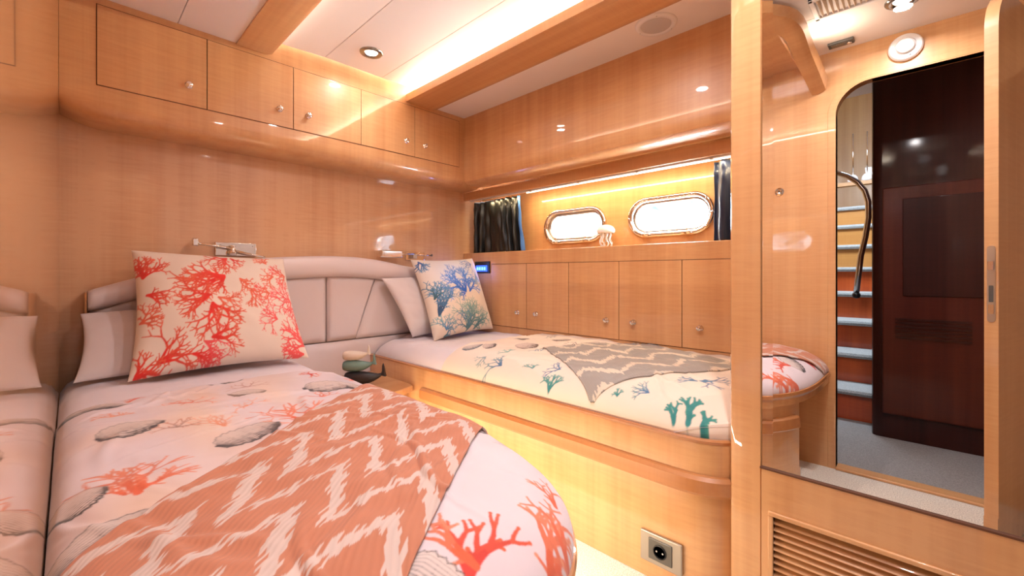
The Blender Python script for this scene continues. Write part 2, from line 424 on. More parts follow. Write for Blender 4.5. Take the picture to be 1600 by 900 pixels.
# ------------------------------------------------------------------ berths
ZR = .45
def yb(x, b=.80, a=.86, x0=1.2):
    if x <= x0: return b
    t = min(1, (x-x0)/a); return b*(1-t**4)**.25
def outline1(inset=0.0, xs=.0):
    pts = []
    for i in range(13): pts.append((xs+(1.2-xs)*i/12, .80-inset))
    n = 40
    for i in range(1, n+1):
        a = PI/2*(1-i/n); c, s_ = math.cos(a), math.sin(a)
        pts.append((1.2+(.86-inset)*c**.5, (.80-inset)*max(s_, 0)**.5))
    pts[-1] = (pts[-1][0], .0015); return pts
# near bed (left)
b1 = empty('berth', (1.0, .4, 0), 'near maple bed with rounded foot under coral printed duvet', 'bed')
P1 = outline1(.006)
G().sweep(P1, [(0, .428), (-.004, ZR+.002), (.003, ZR+.006), (.011, ZR+.003), (.013, ZR-.008), (.006, .428)]).build('rim', WTRIM, b1)
base = [(max(.062, x), y) for x, y in outline1(.014) if y > .47] + [(2.022, .44), (2.00, .405), (1.96, .385), (1.93, .36), (1.92, .32), (1.918, .0015)]
G().sweep(base, [(0, .002), (0, .43), (-.02, .43), (-.02, .002)]).build('base_panel', W, b1)
tp = [p for p in base if p[1] > .465]
G().sweep(tp, [(0, .305), (.018, .305), (.024, .312), (.022, .350), (.014, .356), (0, .356)]).build('grab_rail', WTRIM, b1)
pl = [(p[0], p[1]) for p in outline1(0)]+[(0.001, .0015)]
v = [(x, y, .405) for x, y in pl]+[(x, y, .43) for x, y in pl]; n_ = len(pl)
mk('bed_board', v, [tuple(range(n_)), tuple(range(2*n_-1, n_-1, -1))]+[(i, (i+1) % n_, n_+(i+1) % n_, n_+i) for i in range(n_)], WX, b1)

# painting of printed fabric patterns
class Canvas:
    def __init__(s, w, h, res, bg, bg2=None, seed=1, x0=0, y0=0):
        s.res = res; s.W = int(w/res)+2; s.H = int(h/res)+2; s.x0 = x0; s.y0 = y0
        s.a = np.ones((s.H, s.W, 3))*np.array(lin(bg)); s.r = random.Random(seed)
    def seg(s, x0, y0, x1, y1, w0, w1, col, al=1):
        R = s.res; x0 -= s.x0; x1 -= s.x0; y0 -= s.y0; y1 -= s.y0; m = max(w0, w1)+2*R
        i0, i1 = max(0, int((min(x0, x1)-m)/R)), min(s.W, int((max(x0, x1)+m)/R)+2)
        j0, j1 = max(0, int((min(y0, y1)-m)/R)), min(s.H, int((max(y0, y1)+m)/R)+2)
        if i1 <= i0 or j1 <= j0: return
        X, Y = np.meshgrid(np.arange(i0, i1)*R, np.arange(j0, j1)*R)
        dx, dy = x1-x0, y1-y0; L2 = dx*dx+dy*dy+1e-12
        t = np.clip(((X-x0)*dx+(Y-y0)*dy)/L2, 0, 1)
        d = np.hypot(X-x0-t*dx, Y-y0-t*dy); w = w0+(w1-w0)*t
        a = np.clip((w-d)/R+.5, 0, 1)*al
        s.a[j0:j1, i0:i1] = s.a[j0:j1, i0:i1]*(1-a[..., None])+np.array(col)*a[..., None]
    def coral(s, x, y, ang, length, width, col, depth=4, spread=34, al=1, col2=None, k=0):
        r = s.r
        if depth < 0 or length < s.res*2: return
        n = 3; a = ang
        for i in range(n):
            a += r.uniform(-14, 14); l = length/n
            x2, y2 = x+l*math.cos(math.radians(a)), y+l*math.sin(math.radians(a))
            c = np.array(lin(col)); 
            if col2 is not None: c = c*(1-min(1, k*.28))+np.array(lin(col2))*min(1, k*.28)
            w1 = width*(1-.12*(i+1))
            s.seg(x, y, x2, y2, width*(1-.12*i), w1, c*r.uniform(.92, 1.06), al); x, y = x2, y2
            if i < n-1 and depth > 0 and r.random() < .55:
                s.coral(x, y, a+r.choice((-1, 1))*r.uniform(28, 60), length*.45, width*.6, col, depth-2, spread, al, col2, k+1)
        kids = 2 if r.random() < .85 else 3
        for q in range(kids):
            t = (q/(kids-1)-.5)*2
            s.coral(x, y, a+t*spread*r.uniform(.6, 1.15), length*r.uniform(.62, .85), width*.72, col, depth-1, spread, al, col2, k+1)
        if depth == 0: s.seg(x, y, x, y, width*.9, width*.9, np.array(lin(col2 or col)), al)
    def fan(s, x, y, ang, reach, n, spread, width, col, col2=None, depth=3, al=1):
        for i in range(n):
            a = ang+((i+.5)/n-.5)*spread+s.r.uniform(-6, 6)
            s.coral(x, y, a, reach*.36*s.r.uniform(.8, 1.1), width, col, depth, 33, al, col2)
    def shell(s, x, y, ang, L, Wd, col=(70, 62, 66), ribs=13):
        """scallop/whelk like shell: striped half dark body"""
        r = s.r; ca, sa = math.cos(math.radians(ang)), math.sin(math.radians(ang))
        def P(u, v): return x+ca*u*L-sa*v*Wd, y+sa*u*L+ca*v*Wd
        for i in range(60):
            u = -.5+i/59; h = .5*math.sqrt(max(0, 1-(2*u)**2))*(1.1-.5*u)
            a_, b_ = P(u, -h), P(u, h)
            s.seg(*a_, *b_, L*.011, L*.011, np.array(lin((206, 188, 180))), .8)
        for i in range(ribs):
            t = i/(ribs-1); pts = []
            for k in range(9):
                u = -.5+k/8; h = .5*math.sqrt(max(0, 1-(2*u)**2))*(1.1-.5*u)
                pts.append(P(u, (-1+2*t)*h))
            dk = (1-t)**1.6
            for p, q in zip(pts[:-1], pts[1:]):
                s.seg(*p, *q, L*.006+L*.034*dk*r.random(), L*.006+L*.034*dk*r.random(), np.array(lin(col)), .35+.65*dk)
        pv = None
        for i in range(25):
            u = -.5+i/24; h = .5*math.sqrt(max(0, 1-(2*u)**2))*(1.1-.5*u)*(1+.08*math.sin(i*2.1))
            q1, q2 = P(u, -h), P(u, h)
            if pv:
                s.seg(*pv[0], *q1, L*.022, L*.022, np.array(lin(col))*.8, .85); s.seg(*pv[1], *q2, L*.008, L*.008, np.array(lin(col)), .7)
            pv = (q1, q2)
        for i in range(18):
            u = r.uniform(-.4, .45); v = r.uniform(-.3, .1); p = P(u, v)
            s.seg(*p, *P(u+.03, v+.05), L*.008, L*.004, np.array(lin((110, 88, 78))), .5)
    def wash(s, x, y, rx, ry, col, al):
        X, Y = np.meshgrid(np.arange(s.W)*s.res+s.x0, np.arange(s.H)*s.res+s.y0)
        a = np.exp(-(((X-x)/rx)**2+((Y-y)/ry)**2))*al
        s.a = s.a*(1-a[..., None])+np.array(lin(col))*a[..., None]
    def at(s, X, Y):
        fx = np.clip((X-s.x0)/s.res, 0, s.W-1.001); fy = np.clip((Y-s.y0)/s.res, 0, s.H-1.001)
        i = fx.astype(int); j = fy.astype(int); u = (fx-i)[..., None]; v_ = (fy-j)[..., None]; A = s.a
        return (A[j, i]*(1-u)+A[j, i+1]*u)*(1-v_)+(A[j+1, i]*(1-u)+A[j+1, i+1]*u)*v_
def grid(name, P, col, m, parent=None, solid=0, close=False):
    """P (a,b,3) points, col (a,b,3)"""
    a, b_ = P.shape[:2]; idx = np.arange(a*b_).reshape(a, b_)
    q = np.stack([idx[:-1, :-1], idx[1:, :-1], idx[1:, 1:], idx[:-1, 1:]], -1).reshape(-1, 4)
    me = bpy.data.meshes.new(name); nv = a*b_; nf = len(q)
    me.vertices.add(nv); me.vertices.foreach_set('co', P.reshape(-1).astype(np.float32))
    me.loops.add(nf*4); me.loops.foreach_set('vertex_index', q.reshape(-1).astype(np.int32))
    me.polygons.add(nf); me.polygons.foreach_set('loop_start', np.arange(0, nf*4, 4, dtype=np.int32))
    me.polygons.foreach_set('use_smooth', np.ones(nf, dtype=bool))
    me.update(calc_edges=True); me.validate()
    if col is not None:
        at = me.color_attributes.new('pattern', 'FLOAT_COLOR', 'POINT')
        c4 = np.ones((nv, 4), dtype=np.float32); c4[:, :3] = np.clip(col.reshape(-1, 3), 0, 1)
        at.data.foreach_set('color', c4.reshape(-1))
    me.materials.append(m); o = bpy.data.objects.new(name, me); C.objects.link(o); place(o, parent)
    if solid:
        sm = o.modifiers.new('s', 'SOLIDIFY'); sm.thickness = solid; sm.offset = 1
    return o
_r = np.random.default_rng(11)
def wr(X, Y, sc, amp, seed, n=14, aniso=(1, 1)):
    g_ = np.random.default_rng(seed); Z = np.zeros_like(X)
    for k in range(n):
        th = g_.uniform(0, PI); f_ = sc*g_.uniform(.6, 1.9); ph = g_.uniform(0, 6.28)
        Z += np.sin((X*math.cos(th)*aniso[0]+Y*math.sin(th)*aniso[1])*f_+ph+1.3*np.sin(Y*f_*.4+ph*2)+1.1*np.sin(X*f_*.33+ph))/n
    return Z*amp*2

def folds(X, Y, x0, x1, y0, y1, n, amp, seed):
    g_ = np.random.default_rng(seed); Z = np.zeros_like(X)
    for k in range(n):
        cx, cy, th = g_.uniform(x0, x1), g_.uniform(y0, y1), g_.uniform(0, PI); L_ = g_.uniform(.06, .18); w_ = g_.uniform(.006, .014)
        u = (X-cx)*math.cos(th)+(Y-cy)*math.sin(th); v_ = -(X-cx)*math.sin(th)+(Y-cy)*math.cos(th)+.02*np.sin(u*18+k)
        Z += amp*g_.uniform(.5, 1.2)*np.exp(-(u/L_)**2)*(np.exp(-(v_/w_)**2)-.45*np.exp(-((v_-w_*1.9)/(w_*1.4))**2))
    return Z
# --- near bed height field
def rad1(X, Y):
    qx = np.clip((X-1.2)/.86, 0, None); return (qx**4+np.abs(Y/.80)**4)**.25
def H1(X, Y, top=.556, base_=ZR+.002, wd=.21):
    d = np.clip((1-rad1(X, Y))*.80/wd, 0, 1)
    s_ = np.sqrt(np.clip(1-(1-d)**2.3, 0, 1))
    z = base_+(top-base_)*s_
    z = z-.055*np.exp(-Y/.022)*s_
    return z+s_*(wr(X, Y, 11, .009, 3)+wr(X, Y, 30, .0042, 5)+wr(X, Y, 62, .0014, 6)+folds(X, Y, .5, 2.0, 0, .8, 46, .0048, 40))
def bedgrid1(x0, nu, nv, top, xend=2.06):
    U = np.linspace(0, 1, nu); X = x0+(xend-x0)*(1-(1-U)**1.35)
    Vv = np.linspace(0, 1, nv); V = 1-(1-Vv)**1.5
    YB = np.array([yb(x) for x in X]); XX = np.repeat(X[:, None], nv, 1); YY = np.maximum(.0015, YB[:, None]*V[None, :])
    return XX, YY
# mattress with fitted sheet
XX, YY = bedgrid1(.07, 120, 60, .53)
ZZ = H1(XX, YY, .530, wd=.15)
grid('mattress', np.stack([XX, YY, ZZ], -1), None, SHEET, b1)['label'] = 'white sheeted mattress'
# duvet canvas
BG = (208, 194, 199)
cv = Canvas(2.14, .92, .0016, BG, seed=5)
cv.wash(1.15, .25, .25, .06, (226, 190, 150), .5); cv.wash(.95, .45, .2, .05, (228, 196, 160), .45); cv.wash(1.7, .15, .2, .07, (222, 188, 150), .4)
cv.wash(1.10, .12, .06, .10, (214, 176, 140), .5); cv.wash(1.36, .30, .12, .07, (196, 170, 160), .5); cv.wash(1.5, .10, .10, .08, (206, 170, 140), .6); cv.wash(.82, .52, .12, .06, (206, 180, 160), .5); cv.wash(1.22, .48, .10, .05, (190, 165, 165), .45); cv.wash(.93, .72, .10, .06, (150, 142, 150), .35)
cv.wash(1.0, .70, .12, .04, (150, 140, 150), .25); cv.wash(.85, .3, .12, .05, (225, 180, 140), .4)
OR, OR2, RD = (206, 92, 58), (212, 138, 108), (200, 58, 48)
cv.fan(1.46, .105, 181, .21, 5, 52, .0052, OR, OR2, 2); cv.fan(1.45, .115, 140, .10, 3, 60, .0042, OR, OR2, 2); cv.fan(1.45, .09, 212, .07, 2, 40, .004, OR, OR2, 2)
cv.fan(1.325, .422, 176, .23, 5, 48, .0050, OR, OR2, 2); cv.fan(1.31, .44, 145, .12, 3, 50, .004, OR, OR2, 2); cv.fan(1.31, .40, 205, .11, 2, 50, .0035, OR2, OR2, 2); cv.fan(1.22, .28, 185, .12, 4, 60, .003, OR2, (220,170,145), 2)
cv.fan(.80, .63, 120, .05, 5, 300, .004, RD, OR2, 2); cv.fan(.90, .74, 200, .04, 4, 300, .004, RD, OR2, 2)
cv.fan(.777, .158, 200, .035, 4, 300, .005, RD, OR2, 2)
cv.fan(1.08, .36, 200, .09, 4, 200, .0025, OR2, (230, 176, 150), 2); cv.fan(.93, .26, 170, .09, 4, 200, .003, OR, (230, 176, 150), 2)
cv.fan(.86, .42, 170, .08, 4, 240, .002, (170,120,110), (200, 160, 140), 2)
cv.fan(1.975, .384, 128, .13, 3, 70, .0070, RD, OR, 2); cv.fan(1.97, .40, 185, .12, 2, 60, .006, OR, OR2, 2)
cv.fan(2.03, .49, 140, .17, 3, 46, .0062, OR, OR2, 2); cv.fan(1.93, .62, 150, .10, 2, 50, .004, OR, OR2, 2)
cv.fan(2.00, .56, 165, .13, 2, 50, .005, OR, OR2, 2); cv.fan(2.04, .22, 190, .12, 4, 110, .006, RD, OR2, 2)
cv.fan(1.72, .74, 200, .07, 3, 90, .002, (150,140,140), (190,180,180), 2)
cv.shell(1.089, .125, 100, .12, .085); cv.shell(1.297, .31, 110, .14, .085); cv.shell(.99, .63, 70, .17, .12); cv.shell(1.06, .70, 75, .09, .07)
cv.shell(.80, .075, 62, .15, .06); cv.shell(1.40, .035, 110, .07, .09, (44, 38, 42)); cv.shell(1.565, .058, 110, .14, .07, (44, 38, 42))
cv.shell(1.68, .06, 100, .09, .04); cv.shell(1.975, .335, 30, .11, .08, (50, 46, 52)); cv.shell(.74, .38, 80, .10, .05)
cv.fan(1.15, .20, 150, .07, 4, 240, .0025, (150,120,110), OR2, 2); cv.fan(1.10, .55, 170, .08, 4, 160, .003, OR, OR2, 2); cv.fan(.95, .10, 170, .06, 4, 200, .003, OR2, OR2, 2); cv.fan(1.60, .13, 190, .07, 3, 100, .004, OR, OR2, 2); cv.shell(.92, .40, 80, .10, .06, (130,110,100)); cv.shell(1.20, .60, 95, .09, .06); cv.shell(1.62, .72, 60, .08, .03)
XX, YY = bedgrid1(.72, 800, 340, .56)
ZZ = H1(XX, YY)+.004
# folded edge towards the pillows
t = np.clip((XX-.72)/.03, 0, 1); ZZ = (ZZ-.028)+.028*np.sqrt(1-(1-t)**2)
col = cv.at(XX, YY)
P = np.stack([XX, YY, ZZ], -1)
# skirt tucking behind the rim
P = np.concatenate([P, np.stack([XX[:, -1:]-.004, np.maximum(.001, YY[:, -1:]-.006), ZZ[:, -1:]*0+ZR-.018], -1)], 1)
col = np.concatenate([col, col[:, -1:]], 1)
dv = grid('duvet', P, col, PRINT)
tag(dv, 'white duvet printed with orange coral and grey shells on the near bed', 'duvet')

# --- salmon throw over the near bed
def chevron(Sx, T, c1, c2, seed, per=.155, off=.15, amp=.16, ph=.145, wdt=.050, fray=.018):
    g_ = np.random.default_rng(seed)
    a = np.mod((Sx-ph)/per, 1.0)                      # valley at 0, peak at .55
    tri = np.where(a < .55, a/.55, (1-a)/.45)
    base_ = T+tri*amp
    # ragged ikat edges: noise constant along t, fast along s
    key = np.floor(Sx/.0042).astype(int); key -= key.min(); row = np.floor(base_/off+.5).astype(int); row -= row.min()
    J = g_.uniform(-1, 1, (key.max()+1, row.max()+1)); J2 = g_.uniform(-1, 1, (key.max()+1, row.max()+1))
    d = np.abs(np.mod(base_/off+.5, 1)-.5)*off
    side = np.mod(base_/off+.5, 1) > .5
    jit = np.where(side, J[key, row], J2[key, row])*fray
    wd_ = wdt*(.62+.38*np.where(a < .55, 0, 1))
    m = np.clip((wd_+jit-d)/.003+.5, 0, 1)
    return np.array(lin(c1))*(1-m[..., None])+np.array(lin(c2))*m[..., None]
nu, nv = 560, 260
s = np.linspace(0, 1, nv); t = np.linspace(-.03, 1.32, nu); SS, TT = np.meshgrid(s*.44, t)
bow = .012*np.sin(TT*7)
X = .985+SS*.79+(TT+bow)*.60; Y = .835+(SS-.22)*.0+SS*.06*(0)-TT*.78+SS*.0
T0 = (.80+.62*SS-.835)/.78; T1 = (.80+.62*SS+.03)/.78
TT = T0+(T1-T0)*(TT+.03)/1.35
X = 1.0+SS*.78+TT*.62; Y = .80+SS*.62-TT*.78
R_ = rad1(np.maximum(X, 0), np.maximum(Y, 0))
over = np.clip(R_-.985, 0, None)*.8
Xc = np.where(R_ > .985, 1.2+(X-1.2)*np.where(X > 1.2, .985/R_, 1), X); Yc = np.where(R_ > .985, Y*.985/R_, Y)
Yc = np.maximum(Yc, .004)
Xc = np.where((R_ > .985) & (X < 1.2), X, Xc)
z = H1(Xc, Yc)+.004+.006
z = z-np.minimum(over, .035)*1.0
outx = np.clip(over, 0, .02); Xc = Xc+outx*.5*np.clip((X-1.5)*2, 0, 1); Yc = Yc+outx*.5*(Y > .3)
P = np.stack([Xc, Yc, z], -1)
SAL, SALW = (178, 114, 86), (196, 176, 168)
th = grid('throw_blanket', P, chevron(SS, TT, SAL, SALW, 3, wdt=.030), WEAVE, solid=.005)
tag(th, 'salmon throw with white ragged chevrons across the near bed', 'blanket')

# --- far berth along the hull
b2 = empty('berth', (1.0, 1.6, 0), 'far maple bed built in along the hull under the portholes', 'bed')
fp = [(.062, 1.25), (.5, 1.25), (1.0, 1.25), (1.5, 1.25), (1.84, 1.25), (1.88, 1.2512), (1.91, 1.254), (1.935, 1.258), (1.96, 1.266), (1.978, 1.275), (1.99, 1.284), (2.0, 1.294), (2.008, 1.305)]
G().sweep(fp, [(0, .001), (0, ZR-.006), (.003, ZR), (.016, ZR), (.016, .001)]).build('base_panel', W, b2)
G().sweep(fp, [(-.001, ZR-.006), (-.003, ZR+.002), (.004, ZR+.006), (.018, ZR+.004), (.018, ZR-.006)]).build('rim', WTRIM, b2)
rp_ = [(.60, 1.25)]+fp[2:-1]+[(2.0, 1.294)]
G().sweep(rp_, [(0, .302), (-.018, .304), (-.026, .314), (-.024, .348), (-.015, .357), (0, .357)]).build('grab_rail', WTRIM, b2)
box('bed_board', .062, 2.008, 1.31, YC-.001, .38, .43, WX, b2)
# power socket
so = empty('power_socket', (1.832, 1.25, .10), 'metal framed wall power socket on the berth front near the pillar', 'socket')
SF = mat('champagne_metal', (.44, .40, .35), .35, .8); SG = mat('socket_insert_metal', (.14, .135, .125), .35, .6)
SX = 1.832
G().sweep([(SX-.064, 0), (SX+.064, 0)], [(0, 0)]) if False else None
box('frame', SX-.064, SX+.064, 1.240, 1.2495, .052, .144, SF, so, bevel=.004)
box('insert', SX-.036, SX+.036, 1.2365, 1.241, .068, .130, SG, so, bevel=.002)
G().lathe([(.0205, 0), (.0205, .003), (.018, .004), (.017, .0005), (0, .0005)], (SX, 1.2370, .099), (0,-1,0), 28).build('socket_cup', BLACK, so)
for dx in (-.0095, .0095): G().lathe([(.0025, 0), (.0025, .0015), (0, .0016)], (SX+dx, 1.2362, .099), (0,-1,0), 10).build('contact', CHROME, so)
# mattress / duvet 2
def H2(X, Y, top=.562, base_=ZR+.001, wd=.24):
    d = np.clip((Y-1.262)/wd, 0, 1); d2 = np.clip((2.03-X)/.14, 0, 1); dc = np.clip((Y-1.262+ (2.03-X)-.02)/.2, 0, 1)
    s_ = np.sqrt(np.clip(1-(1-d)**2.4, 0, 1))*(.82+.18*np.sqrt(1-(1-d2)**2))
    s_ = s_*np.clip(.6+.4*dc, 0, 1)
    return base_+(top-base_)*s_+s_*(wr(X, Y, 12, .009, 8)+wr(X, Y, 34, .0038, 9)+wr(X, Y, 70, .0012, 10)+folds(X, Y, .5, 2.0, 1.25, 1.98, 46, .0045, 41))
xs = np.linspace(.07, 2.008, 140); vs = np.linspace(0, 1, 60)**1.4
def yfront(x): return 1.262+np.clip((x-1.86)/.15, 0, 1)**2*.055
XX, VV = np.meshgrid(xs, vs, indexing='ij'); YY = yfront(XX)+(YC-.004-yfront(XX))*VV
ZZ = H2(XX, YY, .535, wd=.12)-.0
ZZ = ZZ-(.06*np.clip(1-(XX-.055)/.10, 0, 1)**2)*np.clip(1-(YY-1.25)/.25, 0, 1)
grid('mattress', np.stack([XX, YY, ZZ], -1), None, SHEET, b2)['label'] = 'white sheeted mattress'
c2 = Canvas(2.05, .80, .0018, (224, 209, 194), seed=9, y0=1.22)
TE, TE2, BL = (46, 128, 128), (110, 160, 150), (70, 112, 150)
c2.fan(1.09, 1.31, 175, .10, 4, 90, .0035, BL, TE2, 2); c2.fan(.96, 1.34, 250, .07, 3, 120, .003, (120,150,160), TE2, 2)
c2.fan(1.385, 1.27, 100, .075, 3, 110, .005, TE, TE2, 2); c2.fan(1.36, 1.37, 190, .08, 3, 120, .0035, BL, BL, 2); c2.fan(1.40, 1.40, 60, .07, 3, 120, .0035, TE, TE2, 2)
c2.fan(1.90, 1.275, 95, .085, 2, 60, .008, TE, (60, 140, 130), 2); c2.fan(1.94, 1.27, 80, .07, 2, 60, .007, TE, (60, 140, 130), 2); c2.fan(1.86, 1.27, 110, .06, 2, 50, .006, TE, (60, 140, 130), 2)
c2.fan(1.86, 1.48, 20, .11, 3, 70, .005, (80,120,150), (120,130,150), 2); c2.fan(1.85, 1.47, 190, .08, 3, 80, .004, (80,120,150), (130,150,160), 2)
c2.fan(1.99, 1.60, 190, .08, 4, 120, .004, (190,100,80), (210,150,130), 2); c2.fan(1.66, 1.29, 120, .03, 3, 120, .003, TE, TE2, 2)
c2.shell(.86, 1.46, 110, .09, .05, (60,52,54)); c2.shell(.98, 1.60, 80, .12, .09, (80,60,52)); c2.shell(1.22, 1.86, 20, .14, .09, (80,64,60))
c2.shell(1.0, 1.85, 30, .10, .06, (90,78,74)); c2.shell(.83, 1.72, 60, .08, .05, (100,84,74)); c2.fan(1.12, 1.52, 150, .08, 4, 120, .0025, BL, TE2, 2)
c2.fan(1.02, 1.42, 150, .07, 4, 160, .003, TE2, TE2, 2); c2.fan(1.25, 1.33, 120, .06, 3, 120, .003, TE, TE2, 2); c2.fan(1.75, 1.33, 170, .07, 4, 90, .003, BL, TE2, 2); c2.shell(.80, 1.40, 60, .10, .05, (90,100,110)); c2.shell(1.10, 1.62, 60, .10, .07, (80,64,60))
c2.fan(1.15, 1.78, 200, .09, 4, 160, .0025, (90,84,90), (130,125,130), 2); c2.fan(.84, 1.92, 10, .08, 4, 120, .0025, (120,110,110), (150,145,150), 2)
xs = np.linspace(.72, 2.010, 520); vs = np.linspace(0, 1, 260)**1.25
XX, VV = np.meshgrid(xs, vs, indexing='ij'); YF_ = yfront(XX); YY = YF_+(YC-.003-YF_)*VV
ZZ = H2(XX, YY)+.006; t = np.clip((XX-.72)/.03, 0, 1); ZZ = ZZ-.026+.026*np.sqrt(1-(1-t)**2)
col = c2.at(XX, YY); P = np.stack([XX, YY, ZZ], -1)
P = np.concatenate([np.stack([XX[:, :1], YY[:, :1]+.008, ZZ[:, :1]*0+ZR-.015], -1), P], 1); col = np.concatenate([col[:, :1], col], 1)
tag(grid('duvet', P, col, PRINT), 'cream duvet printed with teal coral and brown shells on the far berth', 'duvet')
# grey throw
nu, nv = 420, 330
S_, T_ = np.meshgrid(np.linspace(0, 1, nv), np.linspace(0, 1, nu))
X = 1.065+S_*(.515+.06*T_)+T_*(.30+.06*S_); Y = 1.615-S_*(.36-.0*T_)+T_*(.42+.16*S_)
Y = Y+.03*np.sin(T_*5)*(1-S_)*0
R_ = np.clip(1.266-Y, 0, None)
Yc = np.clip(Y, 1.266, YC-.006); X = np.clip(X, 0, 2.004); Yc = np.maximum(Yc, yfront(X)+.004)
z = H2(X, Yc)+.012-np.minimum(R_, .0)
gt = grid('throw_blanket', np.stack([X, Yc, z], -1), chevron(T_*.62+.02, S_*.62+.05, (150, 144, 138), (208, 194, 176), 7, per=.19, off=.15, amp=.10, wdt=.022, fray=.010), WEAVE, solid=.005)
tag(gt, 'grey throw with cream ragged chevrons draped across the far berth', 'blanket')

# ------------------------------------------------------------------ pillows
def pillow(name, c, T, cvs, m, n=220, pinch=.05, seed=1):
    TL, TR, BR, BL_ = [np.array(p, float) for p in c]
    u = np.linspace(-1, 1, n); uu = np.sign(u)*(1-(1-np.abs(u))**1.25); U, V = np.meshgrid(uu, uu, indexing='ij')
    pu = U*(1-pinch*(1-V**2)); pv = V*(1-pinch*(1-U**2))
    a = (pu+1)/2; b_ = (1-pv)/2
    Q = TL*((1-a)*(1-b_))[..., None]+TR*(a*(1-b_))[..., None]+BR*(a*b_)[..., None]+BL_*((1-a)*b_)[..., None]
    nrm = np.cross(TR-TL, TL-BL_); nrm = nrm/np.linalg.norm(nrm)
    if nrm[0] < 0: nrm = -nrm
    h = T*(np.clip((1-U**2)*(1-V**2), 0, 1))**.42
    wv = wr(U, V, 5, .05*T, seed)+wr(U, V, 11, .035*T, seed+1)
    edge = np.clip((1-np.maximum(np.abs(U), np.abs(V)))*6, 0, 1)
    F_ = Q+nrm*(h+wv*edge)[..., None]; Bk = Q-nrm*(h*.55)[..., None]
    if cvs is not None: cF = cvs.at(a*cvs.W*cvs.res, b_*cvs.H*cvs.res)
    else: cF = None
    P_ = np.concatenate([F_, Bk[::-1]], 0); cc = np.concatenate([cF, cF[::-1]], 0) if cF is not None else None
    return grid(name, P_, cc, m)
pc = Canvas(1.0, .80, .0022, (222, 206, 192), seed=21)
R1, R2, PK = (214, 40, 30), (216, 96, 66), (226, 84, 84)
pc.fan(.50, .24, 172, 0.285, 5, 56, .012, R1, R2, 3); pc.fan(.50, .25, 110, 0.149, 2, 50, .011, R1, R2, 3)
pc.fan(.41, .44, 78, 0.211, 4, 80, .010, R1, R2, 3); pc.fan(.40, .38, 165, 0.223, 4, 50, .009, R1, R2, 3); pc.fan(.45, .40, 20, 0.149, 3, 60, .008, R2, R2, 3)
pc.fan(.55, .07, 140, 0.174, 4, 80, .009, R1, R2, 3); pc.fan(.58, .07, 45, 0.124, 2, 50, .008, R1, R2, 3)
pc.fan(.06, .22, 280, 0.161, 5, 110, .009, R1, R2, 3); pc.fan(.08, .34, 20, 0.149, 3, 80, .008, R1, R2, 3); pc.fan(.05, .50, 340, 0.124, 3, 90, .007, R2, R2)
pc.fan(.13, .74, 330, 0.211, 4, 70, .009, R1, R2, 3); pc.fan(.03, .80, 300, 0.161, 3, 60, .009, R1, R2, 3)
pc.fan(.36, .66, 40, 0.186, 3, 70, .007, PK, PK, 3); pc.fan(.40, .64, 350, 0.211, 3, 70, .008, R1, R2, 3); pc.fan(.30, .72, 10, 0.155, 3, 60, .007, R1, PK, 3)
pc.fan(.95, .40, 185, 0.186, 7, 110, .0055, PK, PK, 3); pc.fan(.96, .44, 130, 0.124, 4, 70, .005, PK, PK, 3); pc.fan(.95, .18, 175, 0.149, 4, 120, .007, R2, PK, 3)
pc.fan(.98, .72, 215, 0.211, 4, 100, .010, PK, PK, 3); pc.fan(.96, .78, 180, 0.161, 3, 50, .008, PK, PK, 3); pc.fan(.82, .10, 240, 0.112, 3, 100, .006, R2, R2)
pc.fan(.60, .26, 50, 0.124, 3, 80, .007, R2, R2, 3); pc.fan(.84, .22, 150, 0.112, 3, 80, .006, R2, R2)
pc.fan(.66, .34, 60, .15, 3, 80, .007, R2, R2, 3); pc.fan(.78, .36, 175, .12, 3, 110, .006, R2, PK, 3); pc.fan(.80, .55, 200, .13, 4, 120, .005, PK, PK, 3); pc.fan(.56, .88, 340, .14, 3, 70, .007, R2, PK, 3)
p1 = pillow('pillow', [(.155, .195, 1.012), (.165, .745, .990), (.415, .770, .545), (.425, .165, .548)], .105, pc, PRINT, 240, pinch=.07, seed=2)
tag(p1, 'white rectangular pillow printed with red and pink coral on the near bed', 'pillow')
p3 = pillow('pillow', [(.12, .055, .77), (.12, .60, .80), (.31, .62, .548), (.31, .035, .548)], .045, None, PILW, 90, .06, seed=5)
tag(p3, 'plain pale pillow tucked behind the red coral pillow in the corner', 'pillow')
p4 = pillow('pillow', [(.125, 1.285, .895), (.115, 1.80, .93), (.215, 1.86, .548), (.225, 1.43, .548)], .06, None, PILW, 90, .06, seed=7)
tag(p4, 'plain cream pillow leaning behind the blue coral pillow', 'pillow')
qc = Canvas(1.0, 1.0, .0026, (220, 206, 192), seed=33)
B1, B2, B3 = (36, 98, 200), (86, 136, 178), (70, 116, 128)
qc.wash(.5, .2, .35, .22, (208, 222, 250), .7)  # bluish glow from window and display painted into the cushion top
qc.fan(.55, .52, 240, 0.350, 6, 110, .013, B1, (90,140,215), 4); qc.fan(.62, .52, 310, 0.238, 4, 80, .010, B1, (90,140,215), 3); qc.fan(.53, .54, 170, 0.140, 2, 60, .01, B1, B2)
qc.fan(.10, .75, 285, 0.350, 4, 60, .012, (50,84,120), B2, 4); qc.fan(.10, .55, 300, 0.238, 3, 60, .009, (60,96,110), B2, 3)
qc.fan(.50, .96, 290, 0.350, 6, 80, .011, B3, (130,165,160), 4); qc.fan(.62, .96, 320, 0.308, 4, 50, .009, B3, (130,165,160), 3); qc.fan(.48, .94, 240, 0.210, 3, 60, .008, B3, B2, 3)
qc.fan(.16, .92, 290, 0.182, 5, 160, .008, B2, (120,165,170), 3); qc.fan(.14, .98, 350, 0.140, 3, 60, .008, B3, B2, 3)
